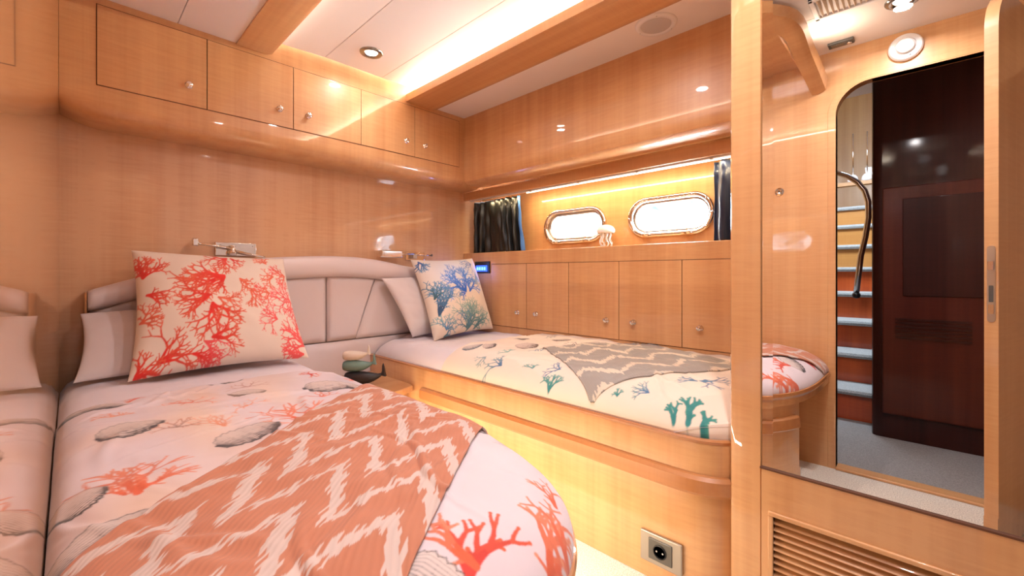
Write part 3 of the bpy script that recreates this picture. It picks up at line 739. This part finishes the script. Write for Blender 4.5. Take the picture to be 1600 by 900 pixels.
qc.fan(.86, .12, 170, 0.210, 4, 120, .007, (90,120,190), (120,150,200), 3); qc.fan(.85, .28, 100, 0.168, 3, 80, .007, B2, B2, 3); qc.fan(.06, .06, 60, 0.140, 4, 110, .01, (60,90,150), B2)
p2 = pillow('pillow', [(.105+.06, 1.455, 1.005), (.125+.05, 1.93, 1.025), (.345, 1.965, .560), (.375, 1.475, .535)], .10, qc, PRINT, 240, .07, seed=3)
tag(p2, 'square cushion printed with blue and teal coral on the far berth', 'cushion')

# ------------------------------------------------------------------ headboard
hb = empty('headboard', (0.03, 1.0, .45), 'cream leather headboard with padded roll running behind both beds', 'headboard')
def ztop(y):
    k = [(.0, .845), (.05, .845), (.15, .882), (.25, .915), (.45, .965), (.65, .995), (.80, 1.008), (1.0, 1.018), (1.17, 1.016), (1.33, .998), (1.5, .965), (1.75, .95), (2.0, .94)]
    for (a, za), (b_, zb) in zip(k[:-1], k[1:]):
        if y <= b_: t = (y-a)/(b_-a); t = t; return za+(zb-za)*t
    return k[-1][1]
yy = np.linspace(.075, 1.998, 110); 
def rollh(y): return .085+.03*min(1, max(0, (y-.1)/.6))
v = []; f = []; n = 16
for i, y in enumerate(yy):
    zt = sum(ztop(y+d) for d in (-.05, -.025, 0, .025, .05))/5; h = rollh(y)/2; e = .93 if i in (0, len(yy)-1) else 1
    for k in range(n):
        a = 2*PI*k/n; c_, s_ = math.cos(a), math.sin(a)
        x = .056+.052*np.sign(c_)*abs(c_)**.7*e; v.append((x, y, zt-h+h*np.sign(s_)*abs(s_)**.8*e))
for i in range(len(yy)-1):
    for k in range(n): f.append((i*n+k, i*n+(k+1) % n, (i+1)*n+(k+1) % n, (i+1)*n+k))
f += [tuple(range(n)), tuple((len(yy)-1)*n+k for k in range(n))]
mk('padded_roll', v, f, LEATHER, hb, smooth=True)
def panel(name, top, bot, x0=.045, puff=.022, n=26):
    """cushioned panel between a bottom line and a top line: top/bot = ((y,z),(y,z))"""
    u = np.linspace(0, 1, n); U, V = np.meshgrid(u, u, indexing='ij')
    (ya, za), (yb_, zb) = top; (yc, zc_), (yd, zd) = bot
    Y = (ya*(1-U)+yb_*U)*V+(yc*(1-U)+yd*U)*(1-V); Z = (za*(1-U)+zb*U)*V+(zc_*(1-U)+zd*U)*(1-V)
    if za > .7:
        zt_ = np.vectorize(lambda y: ztop(y)-rollh(y)+.012)(Y); zb_ = zc_*(1-U)+zd*U
        Z = zb_+(zt_-zb_)*V
    ex = 1-np.maximum(np.abs(2*U-1), np.abs(2*V-1))
    Xp = x0+puff*np.sqrt(np.clip(1-(1-np.clip(ex*5, 0, 1))**2, 0, 1))
    P_ = np.stack([Xp, Y, Z], -1)
    ring_ = P_.copy(); ring_[..., 0] = .002
    return grid(name, np.concatenate([P_, ring_[::-1]], 0), None, LEATHER, hb)
T = .9
panel('cushion_panel', ((.08, T), (.42, T)), ((.08, .55), (.42, .55)))
panel('cushion_panel', ((.423, T), (1.0, T)), ((.423, .55), (1.0, .55)))
panel('cushion_panel', ((1.003, T), (1.29, T)), ((1.003, .55), (1.165, .55)))
panel('cushion_panel', ((1.293, T), (1.99, T)), ((1.168, .55), (1.99, .55)))
panel('lower_band', ((.08, .545), (1.99, .545)), ((.08, .02), (1.99, .02)), puff=.012)
st_ = box('side_cap', .002, .10, .066, .073, .44, .90-.05, WTRIM, hb, bevel=.002)

# ------------------------------------------------------------------ nightstand and whales
ns = empty('nightstand', (.25, 1.0, 0), 'low maple corner table between the two beds', 'table')
tpn = [(.07, .79), (.07, 1.2485), (.49, 1.2485), (.53, 1.235), (.565, 1.15), (.575, 1.05), (.57, .93), (.55, .79)]
v = [(x, y, .325) for x, y in tpn]+[(x, y, .357) for x, y in tpn]; n_ = len(tpn)
mk('table_top', v, [tuple(range(n_)), tuple(range(n_, 2*n_))]+[(i, (i+1) % n_, n_+(i+1) % n_, n_+i) for i in range(n_)], WY, ns, bevel=.006)
tb = [(.07, .79), (.07, 1.2485), (.46, 1.2485), (.50, 1.15), (.51, 1.05), (.49, .79)]; n_ = len(tb)
v = [(x, y, .001) for x, y in tb]+[(x, y, .326) for x, y in tb]
mk('body', v, [tuple(range(n_)), tuple(range(n_, 2*n_))]+[(i, (i+1) % n_, n_+(i+1) % n_, n_+i) for i in range(n_)], W, ns)

def whale(base, L, H, col, label, ang=43):
    e = empty('whale_figurine', base, label, 'figurine', 'stacked wooden whales')
    m = wood('painted_wood', col, 'x', var=.06, coat=.25, coat_rough=.2)
    ca, sa = math.cos(math.radians(ang)), math.sin(math.radians(ang))
    K = [(-.50, .30, .50), (-.485, .37, .50), (-.44, .43, .50), (-.34, .485, .49), (-.20, .50, .50), (-.05, .485, .50), (.10, .42, .52), (.22, .31, .56), (.32, .20, .63), (.40, .13, .74), (.45, .10, .88)]
    K[0] = (-.50, .16, .50)
    v = []; f = []; n = 20
    for t, r, c in K:
        for k in range(n):
            a = 2*PI*k/n; lx = t*L; ly = r*H*math.cos(a)*1.0; lz = c*H+r*H*math.sin(a)*(1.0)
            v.append((base[0]+ca*lx-sa*ly, base[1]+sa*lx+ca*ly, base[2]+lz))
    for i in range(len(K)-1):
        for k in range(n): f.append((i*n+k, i*n+(k+1) % n, (i+1)*n+(k+1) % n, (i+1)*n+k))
    f += [tuple(range(n)), tuple((len(K)-1)*n+k for k in range(n))]
    mk('body', v, f, m, e, smooth=True)
    # tail fluke: upright curved blade, forked
    out = [(.40, .70), (.435, 1.05), (.43, 1.42), (.455, 1.62), (.475, 1.40), (.49, 1.10), (.505, .86), (.53, .62), (.47, .66)]
    v = []; n = len(out)
    for sd in (-1, 1):
        for t, z in out:
            wv = .16*H*(1 if z < 1.3 else .5)
            lx = t*L; ly = sd*wv
            v.append((base[0]+ca*lx-sa*ly, base[1]+sa*lx+ca*ly, base[2]+z*H))
    f = [tuple(range(n)), tuple(range(n, 2*n))]+[(i, (i+1) % n, n+(i+1) % n, n+i) for i in range(n)]
    mk('tail_fin', v, f, m, e, bevel=.002)
    return e
wb = (.34, 1.075, .357)
whale(wb, .205, .068, (.018, .015, .018), 'black wooden whale with raised tail, bottom of the stack on the corner table')
whale((wb[0]-.02, wb[1]-.02, .357+.066), .165, .058, (.14, .24, .21), 'sage green wooden whale, middle of the stack on the corner table')
whale((wb[0]-.03, wb[1]-.03, .357+.066+.056), .135, .050, (.72, .62, .52), 'cream wooden whale, top of the stack on the corner table')

# ------------------------------------------------------------------ reading lamps
l1 = empty('reading_lamp', (.0, .58, 1.04), 'chrome swing arm wall lamp above the red coral pillow, arm swung left', 'lamp')
box('wall_plate', 0.0005, .010, .50, .672, 1.006, 1.070, CHROME, l1, bevel=.003)
for y, z in ((.655, 1.058), (.655, 1.016), (.52, 1.058)): G().lathe([(.004, 0), (.003, .003), (0, .0035)], (.010, y, z), (1,0,0), 10).build('screw', STEEL, l1)
G().lathe([(.016, 0), (.016, .018), (.012, .022), (.012, .04), (.015, .044), (.0, .046)], (.036, .565, 1.010), (0, 0, 1), 20).build('pivot', CHROME, l1, smooth=True)
box('bracket', .008, .040, .552, .578, 1.016, 1.044, STEEL, l1, bevel=.003)
G().tube([(.036, .565, 1.040), (.045, .50, 1.048), (.055, .43, 1.056)], [.007, .0055, .005], 10).build('arm', CHROME, l1, smooth=True)
h = G().box(.045, .068, .405, .428, 1.044, 1.078).build('lamp_head', CHROME, l1, bevel=.004)
G().tube([(.036, .575, 1.028), (.050, .64, 1.014), (.062, .695, 1.002)], [.007, .0055, .0045], 10).build('lever', CHROME, l1, smooth=True)
l2 = empty('reading_lamp', (.0, 1.45, 1.04), 'chrome swing arm wall lamp above the headboard beside the blue coral cushion', 'lamp')
box('wall_plate', 0.0005, .010, 1.52, 1.66, 1.006, 1.060, CHROME, l2, bevel=.003)
box('bracket', .008, .040, 1.555, 1.585, 1.018, 1.046, STEEL, l2, bevel=.003)
G().tube([(.036, 1.57, 1.05), (.06, 1.50, 1.045), (.075, 1.44, 1.04)], [.006, .005, .005], 10).build('arm', CHROME, l2, smooth=True)
G().tube([(.036, 1.60, 1.045), (.036, 1.70, 1.04)], [.0045, .0045], 10).build('lever', CHROME, l2, smooth=True)
box('lamp_head', .055, .095, 1.305, 1.445, 1.018, 1.062, CHROME, l2, bevel=.006)
G().lathe([(.006, 0), (.006, .014), (0, .016)], (.036, 1.70, 1.036), (0,0,1), 12).build('knob', DGREY, l2)

# ------------------------------------------------------------------ curtains
def curtain(x0, x1, y, z0, z1, npl, amp, mt, edge=None, flare=0, seed=0):
    g_ = np.random.default_rng(seed); n = 200; m = 30
    U, V = np.meshgrid(np.linspace(0, 1, n), np.linspace(0, 1, m), indexing='ij')
    ph = np.cumsum(g_.uniform(.6, 1.4, n)); ph = ph/ph[-1]
    PHs = ph[:, None]*npl*2*PI
    X = x0+(x1-x0)*U+flare*U*(1-V)**1.5
    a = amp*(.55+.45*np.sin(ph[:, None]*9+V*1.1))
    Y = y+a*np.sin(PHs+.5*np.sin(V*3+U*9))+.003*np.sin(V*14+U*30)
    Z = z0+(z1-z0)*V
    pinch = np.exp(-((V-.87)/.04)**2); Y = y+(Y-y)*(1-.45*pinch)
    P_ = np.stack([X, Y, Z], -1)
    return P_
SAT = mat('black_satin', (.004, .005, .005), .36); NAVY = mat('navy_satin', (.008, .018, .060), .32, sheen=.3); LBL = mat('blue_curtain_lining', (.05, .17, .50), .6)
P_ = curtain(.02, .49, 2.075, 1.0675, 1.432, 9, .020, SAT, flare=.045, seed=2)
c_ = grid('curtain', P_, None, SAT, solid=.002); tag(c_, 'pleated black curtain at the left end of the porthole shelf', 'curtain')
c_.data.materials.append(LBL)
nn_ = 29
for p in c_.data.polygons:
    if p.index >= 192*nn_: p.material_index = 1
P_ = curtain(1.695, 2.0, 2.075, 1.0675, 1.432, 5, .022, NAVY, seed=5)
c_ = grid('curtain', P_, None, NAVY, solid=.002); tag(c_, 'dark navy curtain at the pillar end of the porthole shelf', 'curtain')

# ------------------------------------------------------------------ jellyfish ornament
jf = empty('jellyfish_ornament', (1.115, 2.1, 1.067), 'small translucent white jellyfish ornament on the shelf between the portholes', 'ornament')
JM = mat('frosted_white_glass', (.97, .96, .97), .2, trans=.15)
G().lathe([(.030, -.004), (.044, -.008), (.050, .002), (.049, .014), (.041, .028), (.026, .037), (.010, .041), (0, .0415)], (1.115, 2.1, 1.152), (0,0,1), 28).build('bell', JM, jf, smooth=True)
for k in range(8):
    a = 2*PI*k/8; cx, cy = 1.115+.027*math.cos(a), 2.1+.027*math.sin(a)
    pts = [(cx+.008*math.sin(j*1.3+k)*(j/7), cy+.008*math.cos(j*1.1+k)*(j/7), 1.150-.0825*j/7) for j in range(8)]
    G().tube(pts, [.006, .006, .0055, .005, .0045, .004, .004, .004], 8).build('tentacle', JM, jf, smooth=True)

# ------------------------------------------------------------------ ceiling fittings
RINGM = mat('dark_steel_ring', (.28, .26, .24), .2, 1)
def downlight(x, y, z, label):
    e = empty('ceiling_downlight', (x, y, z), label, 'light', 'recessed ceiling downlights')
    G().lathe([(.027, 0.001), (.029, -.003), (.040, -.010), (.052, -.008), (.056, -.003), (.056, 0.001)], (x, y, z), (0,0,1), 32).build('trim_ring', RINGM, e, smooth=True)
    G().lathe([(0, 0), (.028, 0), (.028, -.003), (.018, -.005), (0, -.006)], (x, y, z-.001), (0,0,1), 24).build('lens', LENS, e, smooth=True)
downlight(.415, 1.07, zc(1.07), 'round steel recessed downlight in the white ceiling near the overhead cabinet')
downlight(2.33, .26, zc(.26), 'round recessed downlight in the ceiling by the doorway, seen in mirror')
sp = empty('ceiling_speaker', (1.597, 1.703, 1.945), 'round white ceiling speaker in the side ceiling panel above the far berth', 'speaker')
G().lathe([(.060, -.004), (.064, -.010), (.078, -.007), (.083, -.001), (.083, 0.001)], (1.597, 1.703, 1.945), (0,0,1), 36).build('rim', WHITE, sp, smooth=True)
G().lathe([(0, -.006), (.060, -.006), (.062, .0), (0, 0)], (1.597, 1.703, 1.945), (0,0,1), 36).build('grille', mat('speaker_mesh', (.55,.50,.48), .6), sp)
for k in range(3):
    a = 2*PI*k/3+1.0; G().lathe([(.003, 0), (.002, -.002), (0, -.0025)], (1.597+.072*math.cos(a), 1.703+.072*math.sin(a), 1.937), (0,0,1), 8).build('screw', STEEL, sp)
vt = empty('ceiling_vent', (2.17, .41, 1.98), 'cream louvred air vent in the ceiling by the doorway, seen in mirror', 'vent')
zv = zc(.41)
g = G(); g.box(2.06, 2.29, .325, .343, zv-.012, zv+.01).box(2.06, 2.29, .487, .505, zv-.012, zv+.01).box(2.06, 2.078, .325, .505, zv-.012, zv+.01).box(2.272, 2.29, .325, .505, zv-.012, zv+.01)
g.build('frame', WHITE, vt, bevel=.003)
g = G()
for k in range(11):
    x = 2.085+k*.0175; g.add([(x, .343, zv-.009), (x+.002, .343, zv-.010), (x+.012, .343, zv+.004), (x+.010, .343, zv+.005), (x, .487, zv-.009), (x+.002, .487, zv-.010), (x+.012, .487, zv+.004), (x+.010, .487, zv+.005)],
      [(0,1,2,3), (4,5,6,7), (0,1,5,4), (1,2,6,5), (2,3,7,6), (3,0,4,7)])
g.build('louvre', mat('vent_louvre', (.62, .50, .38), .5), vt)
el = empty('emergency_light', (2.115, .07, zc(.07)), 'small dark rectangular sensor unit in the ceiling above the doorway', 'sensor')
zv = zc(.07)
box('housing', 2.068, 2.162, .045, .095, zv-.010, zv+.001, DGREY, el, bevel=.003)
G().lathe([(.010, 0), (.009, -.005), (.005, -.008), (0, -.009)], (2.145, .07, zv-.010), (0,0,1), 16).build('lens', CHROME, el, smooth=True)
box('window', 2.078, 2.128, .056, .084, zv-.0115, zv-.009, mat('tinted_window', (.16,.14,.11), .2), el)
sd = empty('smoke_detector', (2.33, 0, 1.915), 'round white smoke detector on the wood band above the doorway', 'detector')
G().lathe([(.056, 0), (.057, .012), (.052, .020), (.036, .024), (.034, .020), (.030, .021), (.030, .036), (.024, .042), (0, .044)], (2.33, 0.0005, 1.895), (0,1,0), 36).build('body', WHITE, sd, smooth=False)
G().lathe([(.003, 0), (.003, .002), (0, .0025)], (2.345, .021, 1.855), (0,1,0), 8).build('indicator', BLACK, sd)

# ------------------------------------------------------------------ wardrobe with mirror, pillar and louvre
wd = empty('wardrobe', (2.3, 1.3, 0), 'maple wardrobe front with tall mirror, rounded pillar and louvred vent', 'wardrobe')
YM = 1.27
prof = [(2.012, 2.179), (2.012, 1.30)] + [(2.0125, 1.283), (2.018, 1.272)] + [(2.028, YM-.001)] + [(2.088, YM-.001), (2.0915, YM+.006), (2.0915, 1.34), (2.05, 1.36), (2.05, 2.179)]
v = [(x, y, 0.001) for x, y in prof]+[(x, y, 2.0) for x, y in prof]; n_ = len(prof)
mk('pillar', v, [tuple(range(n_)), tuple(range(n_, 2*n_))]+[(i, (i+1) % n_, n_+(i+1) % n_, n_+i) for i in range(n_)], W, wd)
ZM = .423
gx0, gx1, gz0, gz1 = 2.119, 3.05, .05, .306
plate('lower_panel', [(2.0915, .001), (3.29, .001), (3.29, ZM), (2.0915, ZM)], [[(gx0, gz0), (gx1, gz0), (gx1, gz1), (gx0, gz1)]], lambda a, b_, d: (a, YM-.004+d, b_), .03, W, wd)
g = G(); 
for a, b_, c_, d_ in ((gx0-.012, gx1+.012, gz1, gz1+.012), (gx0-.012, gx1+.012, gz0-.012, gz0), (gx0-.012, gx0, gz0, gz1), (gx1, gx1+.012, gz0, gz1)): g.box(a, b_, YM-.010, YM+.01, c_, d_)
g.build('grille_frame', W, wd, bevel=.003)
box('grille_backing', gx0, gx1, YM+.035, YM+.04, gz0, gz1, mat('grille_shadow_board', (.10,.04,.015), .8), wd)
g = G(); z = gz0+.006
while z < gz1-.004:
    g.add([(gx0, YM-.004, z), (gx1, YM-.004, z), (gx1, YM-.001, z+.004), (gx0, YM-.001, z+.004), (gx0, YM+.020, z+.010), (gx1, YM+.020, z+.010), (gx1, YM+.020, z+.014), (gx0, YM+.020, z+.014)],
          [(0,1,2,3), (4,5,6,7), (0,1,5,4), (3,2,6,7), (0,3,7,4), (1,2,6,5)]); z += .0165
g.build('slats', WX, wd)
box('back_board', 2.05, 3.29, YM+.045, YM+.075, .001, 2.0, W, wd)
# mirror with bevelled edges
a0, a1, c0, c1, bw, bd = 2.0925, 3.05, ZM+.001, 2.0, .024, .0007
v = [(a0, YM+bd, c0), (a1, YM+bd, c0), (a1, YM+bd, c1), (a0, YM+bd, c1), (a0+bw, YM, c0+bw), (a1-bw, YM, c0+bw), (a1-bw, YM, c1-bw), (a0+bw, YM, c1-bw),
     (a0, YM+.006, c0), (a1, YM+.006, c0), (a1, YM+.006, c1), (a0, YM+.006, c1)]
o = mk('mirror', v, [(4,5,6,7), (0,1,5,4), (1,2,6,5), (2,3,7,6), (3,0,4,7), (8,9,10,11), (0,1,9,8), (1,2,10,9), (2,3,11,10), (3,0,8,11)], MIRROR, wd)
o.data.polygons.foreach_set('use_smooth', [False]*len(o.data.polygons))
o['label'] = 'tall bevelled mirror'
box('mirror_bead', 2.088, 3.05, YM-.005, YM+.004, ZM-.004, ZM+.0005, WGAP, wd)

# ------------------------------------------------------------------ inner wall: locker door knob, door leaf
lk = empty('wall_lock', (1.857, 0, 1.337), 'round chrome lock on the glossy wood panel left of the doorway in mirror', 'lock')
G().lathe([(.020, 0), (.020, .003), (.014, .006), (.013, .003), (.010, .003), (.009, .008), (0, .009)], (1.857, 0.0005, 1.337), (0,1,0), 24).build('rose', CHROME, lk, smooth=False)
box('key_slot', 1.855, 1.859, .008, .0105, 1.333, 1.341, BLACK, lk)
# open door leaf (edge faces the mirror)
E0 = Vector((2.522, .58)); E1 = Vector((2.705, .005)); dv_ = (E1-E0); Lf = dv_.length; dv_.normalize(); nv_ = Vector((-dv_.y, dv_.x))
if nv_.x < 0: nv_ = -nv_
lf = empty('door_leaf', (E1.x, E1.y, 0), 'open maple door leaf with steel lock plate on its edge, seen in mirror', 'door')
def P3(t, s_, z): q = E0+dv_*t+nv_*s_; return (q.x, q.y, z)
out = [(0, .012), (Lf, .012)] + [(Lf, 1.66)] + [(Lf-.13+.13*math.cos(a), 1.66+.13*math.sin(a)) for a in np.linspace(.15, PI/2, 8)] + [(.13-.13*math.sin(a), 1.66+.13*math.cos(a)) for a in np.linspace(.01, PI/2-.1, 8)]+[(0, 1.66)]
n_ = len(out); v = [P3(t, 0, z) for t, z in out]+[P3(t, .030, z) for t, z in out]
mk('leaf_panel', v, [tuple(range(n_)), tuple(range(n_, 2*n_))]+[(i, (i+1) % n_, n_+(i+1) % n_, n_+i) for i in range(n_)], W, lf)
def strip(name, s0, s1, z0, z1, d, mt, par, r=.0):
    pts = rrect((s0+s1)/2, (z0+z1)/2, s1-s0, z1-z0, r or .002, 5); n = len(pts)
    v = [P3(-d, a, b_) for a, b_ in pts]+[P3(.002, a, b_) for a, b_ in pts]
    return mk(name, v, [tuple(range(n)), tuple(range(n, 2*n))]+[(i, (i+1) % n, n+(i+1) % n, n+i) for i in range(n)], mt, par)
lp = strip('lock_plate', .006, .024, .775, 1.005, .0015, STEEL, lf, .0088)
strip('latch_bolt', .009, .021, .932, .958, .008, CHROME, lp); strip('key_slot', .010, .020, .835, .885, .0022, DGREY, lp); strip('dead_bolt', .009, .021, .80, .828, .004, CHROME, lp)

# ------------------------------------------------------------------ corridor and stairs beyond the doorway
st(box('floor_corridor', 1.3, 3.3, -1.6, -.05, -.06, 0.002, CARPETG))
st(box('floor_stairwell', 1.3, 3.3, -4.4, -1.6, -.06, 0.0, CARPETG))
st(box('wall_corridor_right', 3.3, 3.35, -4.4, -.05, -.06, 3.2, W)); st(box('wall_corridor_left', 1.25, 1.3, -4.4, -.05, -.06, 3.2, W))
st(box('ceiling_corridor', 1.3, 3.3, -1.0, -.05, 2.06, 2.1, CREAM)); st(box('ceiling_stairwell', 1.25, 3.35, -4.45, -.05, 3.2, 3.25, CREAM)); st(box('wall_corridor_upper', 1.3, 3.3, -1.0, -.98, 2.1, 3.2, CREAM)); st(box('wall_stairwell', 1.3, 3.3, -4.45, -4.4, -.06, 3.2, wood('honey_wood', (.50,.27,.09), 'z')))
ck = empty('corridor_cabinet', (2.6, -.9, 0), 'tall dark mahogany cabinet standing in the corridor beyond the doorway', 'cabinet')
px = [(2.166, -1.5), (2.166, -.72), (2.172, -.695), (2.19, -.682), (2.215, -.68), (3.25, -.68), (3.25, -1.5)]; n_ = len(px)
v = [(x, y, .003) for x, y in px]+[(x, y, 2.05) for x, y in px]
mk('body', v, [tuple(range(n_)), tuple(range(n_, 2*n_))]+[(i, (i+1) % n_, n_+(i+1) % n_, n_+i) for i in range(n_)], WDARK, ck)
cdp = box('door', 2.215, 3.0, -.680, -.660, .14, 1.40, WDARK2, ck, bevel=.006)
box('inner_panel', 2.30, 2.9, -.660, -.654, .80, 1.33, WDARK, cdp, bevel=.004)
g = G()
for k in range(6): g.box(2.27, 2.56, -.660, -.655, .565+k*.02, .577+k*.02)
g.build('vent_slats', WDARK, cdp)
sc = empty('staircase', (1.85, -1.0, 0), 'carpeted stairs with red mahogany risers climbing beyond the doorway', 'stairs')
for k in range(8):
    y = -.90-.25*k; z = .195*(k+1)
    G().box(1.45 if k < 6 else 1.5, 2.16, y-.28, y-.012, z-.195 if k else .003, z-.035).build('riser', WRED if k < 5 else wood('honey_riser', (.48,.22,.06), 'x'), sc)
    pr = [(y-.28, z-.036), (y-.28, z), (y, z), (y+.012, z-.004), (y+.018, z-.018), (y+.012, z-.032), (y, z-.036)]
    v = [(1.45, a, b_) for a, b_ in pr]+[(2.16, a, b_) for a, b_ in pr]; n_ = len(pr)
    mk('tread', v, [tuple(range(n_)), tuple(range(n_, 2*n_))]+[(i, (i+1) % n_, n_+(i+1) % n_, n_+i) for i in range(n_)], CARPETS, sc)
hr = [(1.93, -.95, 1.60), (1.976, -.95, 1.575), (2.03, -.95, 1.545), (2.08, -.95, 1.498), (2.115, -.95, 1.44), (2.132, -.95, 1.37), (2.133, -.95, 1.27), (2.118, -.95, 1.15), (2.096, -.95, 1.033), (2.074, -.95, .80)]
e = empty('stair_handrail', (2.07, -.95, .8), 'curved polished steel handrail at the foot of the stairs', 'handrail')
G().tube(hr, .016, 14).build('rail', CHROME, e, smooth=True)
G().lathe([(.017, 0), (.022, -.012), (.018, -.03), (0, -.036)], (2.074, -.95, .80), (0,0,1), 16).build('end_cap', BLACK, e, smooth=True)
# glass lamps on a ledge above the stairs
lg = box('stair_ledge', 1.3, 2.16, -2.98, -2.90, 1.80, 1.835, wood('honey_ledge', (.42,.20,.06), 'x')); tag(lg, 'honey wood ledge above the upper stairs in the stairwell', 'ledge')
for k, x in enumerate((1.86, 1.97)):
    e = empty('stair_lamp', (x, -2.94, 1.835), ('white domed lamp with thin stem on the stairwell ledge, nearer the frame', 'white domed lamp with thin stem on the stairwell ledge, nearer the dark cabinet')[k], 'lamp', 'lamps on the stairwell ledge')
    G().lathe([(.045, 0), (.045, .02), (.038, .05), (.022, .07), (.008, .076), (0, .077)], (x, -2.94, 1.8355), (0,0,1), 20).build('dome', WHITE, e, smooth=True)
    G().tube([(x, -2.94, 1.90), (x, -2.94, 2.32)], .006, 8).build('stem', CHROME, e, smooth=True)
